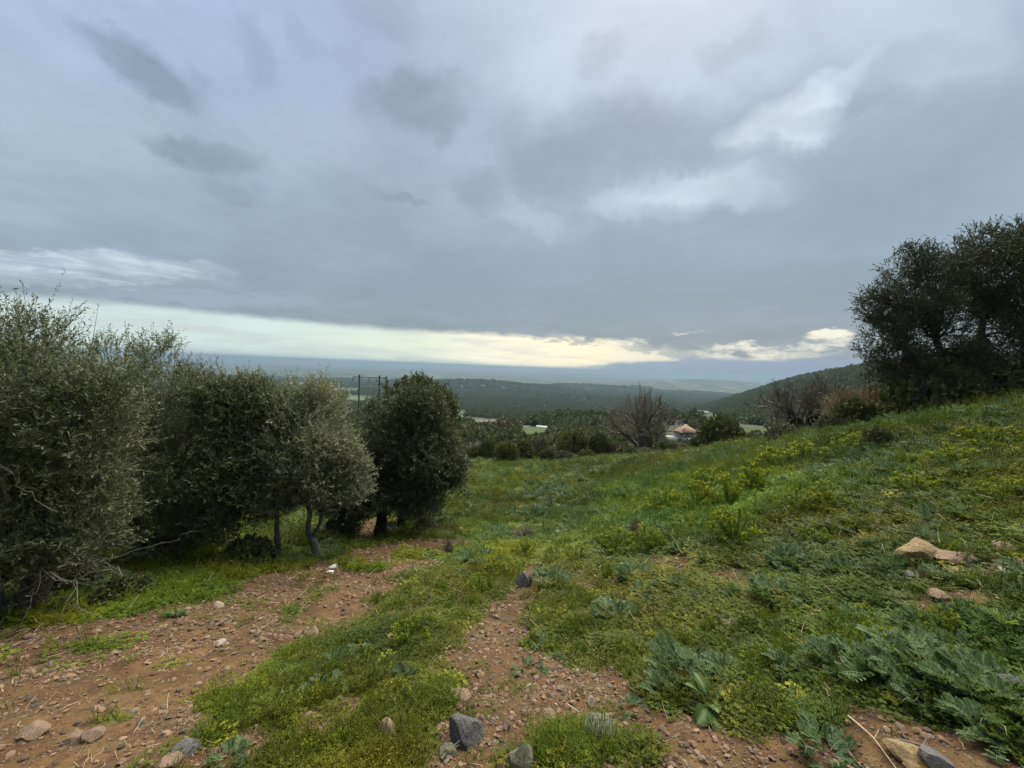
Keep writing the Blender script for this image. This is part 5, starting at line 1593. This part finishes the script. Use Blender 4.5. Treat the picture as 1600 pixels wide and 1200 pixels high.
for a in [
    (722, 1140, 44, 38, 'stone_dark', 'biggest blue-grey boulder sitting on the bare middle path', .85, .25, .3, SG, 11),
    (714, 1083, 34, 20, 'stone_tan', 'flat tan stone on the middle path up from the blue-grey boulder'),
    (606, 1143, 27, 30, 'stone_tan', 'tan angular stone half in the grass left of the blue-grey boulder'),
    (606, 1048, 27, 11, 'stone_pale', 'long pale cream stone lying alone in the grass', .4, -.25),
    (937, 1137, 46, 26, 'stone_grey', 'low grey rounded stone behind the weed clump at the bottom edge'),
    (997, 1166, 20, 18, 'stone_dark', 'dark angular stone on soil right of the weed clump'),
    (979, 1162, 14, 13, 'stone_tan', 'small tan stone touching the dark angular stone'),
    (924, 1093, 13, 12, 'stone_pale', 'small round pale stone on the bare middle path'),
    (880, 1155, 14, 14, 'stone_tan', 'tan stone at the left side of the weed clump at the bottom edge'),
    (815, 1182, 34, 42, 'stone_mossy', 'mossy greenish stone at the bottom edge left of the weed clump'),
    (818, 908, 28, 26, 'stone_grey', 'grey leaning slab at the top of the bare middle path', .5, .5, .2, SG, 10, .5),
    (672, 932, 17, 13, 'stone_grey', 'grey stone in grass between the two tracks', None, 0),
    (690, 928, 13, 7, 'stone_white', 'small white stone beside the grey stone between the tracks'),
    (1440, 864, 38, 40, 'stone_ochre', 'big ochre boulder standing in the grass on the right slope'),
    (1508, 871, 46, 15, 'stone_tan', 'flat tan slab right of the big ochre boulder'),
    (1568, 855, 19, 11, 'stone_tan', 'pinkish stone on brown soil at the right edge'),
    (1470, 931, 21, 13, 'stone_tan', 'round pinkish stone in grass below the big ochre boulder'),
    (1430, 898, 26, 13, 'stone_grey', 'flat grey stone just below the big ochre boulder'),
    (1513, 855, 26, 7, 'stone_grey', 'thin pale slab above the flat tan slab on the right'),
    (1493, 889, 16, 9, 'stone_pale', 'small pale stone under the flat tan slab'),
    (1417, 1177, 34, 20, 'stone_ochre', 'flat ochre stone on the soil at the bottom right'),
    (1464, 1188, 24, 18, 'stone_grey', 'flat grey stone on the soil at the bottom right'),
    (1425, 1196, 16, 12, 'stone_ochre', 'small ochre stone below the flat ochre stone at the bottom right'),
    (1592, 1074, 26, 26, 'stone_dark', 'grey stone among the thistles at the right edge'),
    (1131, 965, 18, 13, 'stone_grey', 'grey stone in the turf left of a tan one, above the big thistle'),
    (1144, 972, 17, 12, 'stone_tan', 'tan stone in the turf beside a grey one, above the big thistle'),
    (1127, 984, 12, 9, 'stone_tan', 'small tan stone below the grey and tan pair in the turf'),
    (993, 882, 12, 11, 'stone_pale', 'round pale stone in grass at the middle of the meadow'),
    (1109, 904, 16, 10, 'stone_dark', 'dark flat stone at the left end of the brown soil patch'),
    (1015, 952, 14, 8, 'stone_grey', 'small grey stone in turf left of the brown soil patch'),
    (874, 831, 15, 9, 'stone_white', 'white stone in the meadow right of the dead shrub'),
    (934, 828, 13, 6, 'stone_grey', 'flat grey stone in the meadow far right of the white one'),
    (668, 815, 18, 14, 'stone_grey', 'grey-blue rock in the grass right of the two black trunks'),
    (522, 884, 14, 6, 'stone_white', 'thin white stone on the stony ground right of the crooked trunk'),
    (516, 893, 10, 5, 'stone_white', 'white chip just below the thin white stone'),
    (597, 931, 11, 9, 'stone_tan', 'round tan stone on the left track near its upper end'),
    (720, 826, 16, 8, 'stone_pale', 'pale stone in grass at the upper end of the left track'),
    (50, 1143, 28, 14, 'stone_tan', 'broad tan stone on the left track near the left edge'),
    (118, 1155, 20, 11, 'stone_tan', 'tan stone on the left track, left of its near twin'),
    (140, 1150, 20, 13, 'stone_tan', 'tan stone on the left track, right of its near twin'),
    (260, 1192, 24, 20, 'stone_tan', 'tan stone at the bottom edge of the left track'),
    (290, 1166, 26, 14, 'stone_grey', 'grey slanting slab low on the left track'),
    (565, 1161, 12, 12, 'stone_tan', 'small tan egg-shaped stone in grass low left of the boulder'),
    (602, 1119, 14, 10, 'stone_grey', 'grey stone just above the tan angular stone'),
    (618, 1118, 16, 9, 'stone_tan', 'reddish stone just above the tan angular stone'),
    (686, 1136, 10, 9, 'stone_tan', 'reddish stone touching the left of the blue-grey boulder'),
    (790, 1132, 15, 17, 'stone_tan', 'tan stone on the middle path right of the blue-grey boulder'),
    (753, 1122, 10, 11, 'stone_tan', 'small tan stone above right of the blue-grey boulder'),
    (711, 1050, 13, 11, 'stone_pale', 'pale stone at the left margin of the middle path'),
    (749, 1050, 12, 10, 'stone_tan', 'tan stone in the centre of the middle path'),
    (878, 1075, 12, 9, 'stone_tan', 'small tan stone right of centre on the middle path'),
    (860, 1116, 18, 13, 'stone_tan', 'tan stone on the middle path between boulder and thistle'),
    (824, 1073, 12, 10, 'stone_pale', 'pale stone below the small lone thistle on the path'),
    (1020, 1182, 14, 10, 'stone_pale', 'pale stone at the bottom edge right of the dark angular stone'),
    (700, 1172, 22, 18, 'stone_mossy', 'mossy stone at the bottom edge below the blue-grey boulder'),
    (532, 1003, 14, 8, 'stone_dark', 'small dark stone at the grass edge of the left track'),
    (490, 987, 16, 10, 'stone_tan', 'tan stone on reddish soil in the left track'),
    (340, 945, 12, 9, 'stone_pale', 'small pinkish stone at the shaded side of the left track'),
    (345, 1005, 14, 9, 'stone_pale', 'pale stone in the middle of the left track'),
    (900, 1046, 9, 8, 'stone_pale', 'smallest pale stone at the right margin of the middle path')]:
    stone(*a)

# ================================================================== thistles, dock, spurge
TLEAF = [thistle_leaf('thistle_leaf', 400 + k, M['thistle'], 9, (.26, .34, .24, .30)[k]) for k in range(4)]
TG = 'thistle rosettes on the slope'


def thistle(px, py, wpx, nleaf, label, up=.35, group=TG):
    g = ground_hit(px, py); s = (g - Vector((0, 0, EYE))).length / F; rad = wpx * s / 2
    root = thing('thistle', label, 'thistle', (g.x, g.y, g.z), group)
    a0 = rng.uniform(0, 6.28)
    nleaf = int(nleaf * 2.6)
    for k in range(nleaf):
        inner = k % 3 == 0
        L = rad * rng.uniform(.36, .66) * (.8 if inner else 1.0)
        a = a0 + k * 2.39996
        pitch = rng.uniform(.35, 1.15) if inner else rng.uniform(-.02, .45) * (up / .35)
        q_ = rad * .62 * math.sqrt(rng.random()); b_ = a + rng.normal() * .5
        o = link('leaf', TLEAF[rng.integers(4)], (-math.sin(b_) * q_, math.cos(b_) * q_, .01 + .30 * up * (rad - q_) * rng.random()), root)
        o.rotation_euler = (pitch, rng.normal() * .2, a); o.scale = (L * rng.uniform(.9, 1.3), L, L)
    return root


for a in [
    (1075, 1062, 105, 20, 'largest thistle clump at the edge of the middle path above the dock plant', .6),
    (1132, 1068, 80, 14, 'thistle joined to the right side of the largest clump', .4),
    (1050, 1092, 70, 12, 'dark thistle at the lower left of the largest clump', .4),
    (828, 1050, 48, 8, 'small lone thistle on bare soil of the middle path'),
    (986, 1110, 44, 8, 'small pale thistle on soil left of the largest clump'),
    (856, 1008, 44, 8, 'little thistle at the right margin of the middle path'),
    (1290, 1178, 74, 10, 'pale thistle on soil at the bottom edge, right of centre'),
    (1240, 1058, 60, 10, 'thistle left of the long thistle bank on the right'),
    (1330, 1052, 90, 14, 'leftmost thistle of the long bank on the right', .5),
    (1392, 1062, 96, 14, 'thistle of the right bank with a yellow leaf below it', .5),
    (1455, 1050, 100, 15, 'thistle in the middle of the right bank, behind its neighbours', .6),
    (1470, 1098, 90, 13, 'thistle of the right bank hanging over bare soil', .4),
    (1530, 1085, 100, 15, 'thistle of the right bank left of the dark stone', .5),
    (1572, 1122, 100, 15, 'lowest thistle of the right bank sprawling down at the right edge', .4),
    (1545, 1150, 80, 12, 'thistle tongue reaching down onto soil at the bottom right', .3),
    (1215, 935, 78, 14, 'dense bluish thistle below the brown soil patch', .5),
    (1245, 882, 70, 12, 'thistle right of the brown soil patch', .5),
    (1112, 880, 44, 9, 'pale thistle at the top of the brown soil patch'),
    (1165, 902, 30, 6, 'tiny thistle inside the brown soil patch'),
    (992, 908, 70, 12, 'thistle with broad pale ribs in the middle of the meadow', .5),
    (860, 912, 70, 12, 'dark thistle right of the grey leaning slab', .5),
    (968, 970, 84, 13, 'ferny thistle lying in the turf above the path bend', .3),
    (1068, 862, 46, 9, 'pale thistle above the small reddish soil spot', .4),
    (560, 1030, 46, 9, 'dark thistle in the grass left of the pale cream stone', .4),
    (500, 1085, 52, 9, 'dark thistle in the grass strip above the lime flowers', .3),
    (645, 1088, 36, 7, 'thistle beside the grass tuft left of the path', .4),
    (355, 1188, 44, 9, 'thistle in the grass at the bottom left', .4)]:
    thistle(*a)

def yellow_leaf(px, py, wpx, rotz, root):
    g = ground_hit(px, py); s = (g - Vector((0, 0, EYE))).length / F * wpx
    me = TLEAF[1].copy(); me.materials.clear(); me.materials.append(M['yellow_leaf'])
    o = link('leaf', me, g + Vector((0, 0, .03)) - root.location, root, (.1, .2, rotz)); o.scale = (s, s, s); o['label'] = 'yellowed outer leaf'


for o_ in list(bpy.data.objects):
    if o_.get('label', '').endswith('yellow leaf below it'): yellow_leaf(1372, 1092, 34, -2.4, o_)
    if o_.get('label', '').startswith('lowest thistle of the right bank'): yellow_leaf(1570, 1138, 50, -2.0, o_)

# broad-leaved dock below the largest thistle
def dock_leaf(name, seed):
    R = np.random.default_rng(seed); t = np.linspace(0, 1, 13)
    w = np.where(t < .35, .012, .20 * np.sin(math.pi * np.clip((t - .33) / .67, 0, 1)) ** .7 + .004); z = .45 * t - .55 * t ** 2
    V = np.concatenate([np.stack([f_ * w, t, z + abs(f_) * w * .35 + R.normal(size=13) * .006], 1) for f_ in (-1, -.5, 0, .5, 1)])
    ve = np.concatenate([np.full(13, 1.0 if f_ == 0 else 0.05) for f_ in (-1, -.5, 0, .5, 1)])
    i = np.arange(12); q = np.concatenate([np.stack([i + j * 13, i + (j + 1) * 13, i + 1 + (j + 1) * 13, i + 1 + j * 13], 1) for j in range(4)])
    me = mesh_from(name, V, [q], {'var': R.random(len(V)), 'vein': ve}, True); me.materials.append(M['dock']); return me


DL = [dock_leaf('dock_leaf', 430 + k) for k in range(3)]
g = ground_hit(1108, 1108); s = (g - Vector((0, 0, EYE))).length / F
root = thing('dock_plant', 'broad-leaved green plant growing at the foot of the largest thistle clump', 'plant', g)
for k, (a, L, pt) in enumerate([(2.9, 40, .1), (3.5, 36, .0), (2.3, 38, .2), (4.1, 34, .1), (1.2, 30, .6), (5.0, 36, .2), (.3, 32, .7), (5.7, 30, .4), (3.1, 26, .6), (4.5, 38, -.05)]):
    o = link('leaf', DL[k % 3], (0, 0, .02), root, (pt, rng.normal() * .25, a)); o.scale = (L * s * 1.25, L * s, L * s)


SP = [spurge_parts(450 + k) for k in range(4)]
PG = 'spurge clumps on the slope'


def spurge(px, py, wpx, hpx, label, heads=True, group=PG, mat=None):
    g = ground_hit(px, py); s = (g - Vector((0, 0, EYE))).length / F
    k = rng.integers(4)
    root = thing('spurge', label, 'plant', (g.x, g.y, g.z - .01), group, rng.uniform(0, 6.28), (wpx * s * .6, wpx * s * .6, hpx * s * .95))
    link('foliage', SP[k][0], parent=root)
    if heads: link('flower_head', SP[k][1], parent=root)['kind'] = 'stuff'
    return root


for a in [
    (638, 1004, 52, 38, 'bright lime-topped spurge clump in the grass between the tracks'),
    (576, 1030, 22, 18, 'small yellow-flowered spurge left of the pale cream stone'),
    (534, 1010, 18, 14, 'tiny lime spurge at the edge of the left track'),
    (513, 1166, 26, 24, 'lime spurge at the bottom left, left of its yellow twin'),
    (537, 1172, 28, 26, 'yellow spurge at the bottom left, right of its twin'),
    (478, 1194, 34, 26, 'lowest lime spurge at the bottom left edge'),
    (532, 1062, 18, 14, 'small yellow spurge above the dark thistle in the grass strip'),
    (1186, 1082, 26, 24, 'yellow-flowered spurge right of the largest thistle clump'),
    (1195, 1040, 30, 24, 'lime spurge above the yellow-flowered one'),
    (1392, 1030, 40, 36, 'tall lime spurge rising out of the right thistle bank'),
    (1360, 1016, 34, 30, 'lime spurge behind the left end of the thistle bank'),
    (1470, 985, 34, 28, 'yellowish spurge in the turf above the thistle bank'),
    (1270, 848, 40, 26, 'low lime spurge right of the brown soil patch'),
    (960, 866, 60, 46, 'wide yellow-green spurge in the middle of the meadow'),
    (1010, 858, 50, 40, 'dark green spurge right of the wide yellow-green one'),
    (905, 880, 40, 30, 'brownish spurge left of the wide yellow-green one'),
    (948, 905, 18, 30, 'yellowing upright spurge above the broad-ribbed thistle'),
    (1150, 850, 70, 50, 'large lime spurge below the bright green bushes'),
    (1090, 800, 70, 44, 'bright green spurge bush at the centre of the spurge patch'),
    (1140, 790, 66, 50, 'bright green spurge bush right of the centre of the patch'),
    (1040, 800, 56, 36, 'low spurge at the left end of the spurge patch'),
    (1180, 765, 60, 42, 'bright green spurge bush at the upper right of the patch'),
    (1110, 765, 56, 34, 'spurge at the back of the spurge patch'),
    (1215, 735, 60, 36, 'spurge high on the slope above the spurge patch'),
    (1260, 720, 50, 30, 'spurge on the crest line left of the round dark bush'),
    (1330, 705, 44, 26, 'spurge on the crest line just left of the round dark bush'),
    (1550, 705, 54, 30, 'yellow-green spurge at the right edge below the oaks'),
    (1500, 728, 50, 26, 'lime spurge on the right slope below the bare soil'),
    (1430, 770, 44, 28, 'spurge among thistles on the right slope'),
    (1290, 790, 44, 30, 'spurge on the right slope left of the thistle patch'),
    (1245, 800, 50, 34, 'dark spurge between the patch and the right thistles'),
    (1570, 780, 40, 24, 'lime spurge at the right edge above the boulder'),
    (820, 870, 44, 28, 'yellow-green spurge at the top of the middle path'),
    (775, 905, 50, 30, 'green spurge at the left of the grey leaning slab'),
    (750, 925, 44, 30, 'dark green spurge at the left margin of the middle path')]:
    spurge(*a)
spurge(655, 1012, 34, 22, 'dark leafy herb right of the bright lime spurge', False)


def grass_clump(px, py, wpx, hpx, label, n=150):
    g = ground_hit(px, py); s = (g - Vector((0, 0, EYE))).length / F
    o = link('grass_clump', blade_mesh('grass_clump', int(px + py), n, (hpx * s * .5, hpx * s), wpx * s / 2, .0024, M['spurge'], .7), g)
    return tag(o, label, 'grass', 'grass clumps by the path')


grass_clump(684, 1095, 56, 34, 'thick dark grass clump at the left margin of the middle path', 260)
grass_clump(870, 1185, 60, 36, 'grass clump at the bottom edge, left half of the weed patch', 260)
grass_clump(940, 1180, 80, 40, 'grass clump at the bottom edge in front of the low grey stone', 320)
grass_clump(622, 1165, 34, 24, 'small grass clump under the tan angular stone', 130)
grass_clump(1000, 1060, 50, 20, 'grass clump left of the largest thistle clump', 150)


def dead_shrub(px, py, wpx, hpx, label):
    g = ground_hit(px, py); s = (g - Vector((0, 0, EYE))).length / F
    o = link('dead_shrub', twiggy_mesh('dead_shrub', int(px), M['deadbush'], 110), g, None, (0, 0, 1), (wpx * s * .5, wpx * s * .5, hpx * s))
    return tag(o, label, 'shrub')


dead_shrub(820, 846, 56, 26, 'low dead reddish-brown shrub in the meadow')
dead_shrub(700, 868, 22, 30, 'thin dark dry shrub at the upper end of the left track')
dead_shrub(990, 850, 20, 50, 'thin dry stalky shrub above the wide yellow-green spurge')


def stick(pts, r, label, mat='straw', lift=.012):
    W_ = []
    for i, (px, py, up) in enumerate(pts):
        g = ground_hit(px, py); W_.append([g.x, g.y, g.z + lift + up])
    W_ = np.array(W_); b = W_[0].copy()
    n = len(W_); s = np.linspace(0, n - 1, n * 4); P = np.stack([np.interp(s, np.arange(n), W_[:, a]) for a in range(3)], 1)
    P[1:-1] = .25 * P[:-2] + .5 * P[1:-1] + .25 * P[2:]
    mb = MB(); mb.tube(P - b, np.linspace(r, r * .45, len(P)), 6)
    j = len(P) // 2; mb.tube(np.array([P[j], P[j] + np.array([.05, .03, .02])]) - b, [r * .5, r * .25], 5)
    o = link('stick', mb.mesh('stick', M[mat], True), b)
    return tag(o, label, 'stick', 'dry sticks on the soil')


stick([(1325, 1122, 0), (1362, 1160, .02), (1400, 1205, 0)], .0055, 'long pale stick sloping down across soil at the bottom right')
stick([(1400, 1158, 0), (1440, 1172, .01), (1465, 1176, 0)], .006, 'short brown stick across the soil right of the long pale stick', 'twig')
stick([(1560, 898, .05), (1572, 906, .02)], .012, 'short broken white stalk on the right slope below the pinkish stone', 'stone_pale')
stick([(765, 962, 0), (785, 970, .01), (800, 973, 0)], .006, 'thin brown twig across the top of the middle path', 'twig')
stick([(885, 1102, 0), (905, 1118, .01), (915, 1122, 0)], .004, 'thin straw stalk on soil above the low grey stone')
stick([(962, 1140, 0), (980, 1152, .01), (988, 1157, 0)], .005, 'thin twig between the low grey stone and the dark angular stone', 'twig')
stick([(1016, 1143, 0), (1025, 1158, .01), (1027, 1172, 0)], .004, 'curved thin twig on soil below the largest thistle clump', 'twig')
stick([(690, 1190, 0), (700, 1180, .02), (725, 1165, 0)], .009, 'knotty grey root lying under the blue-grey boulder', 'twig')
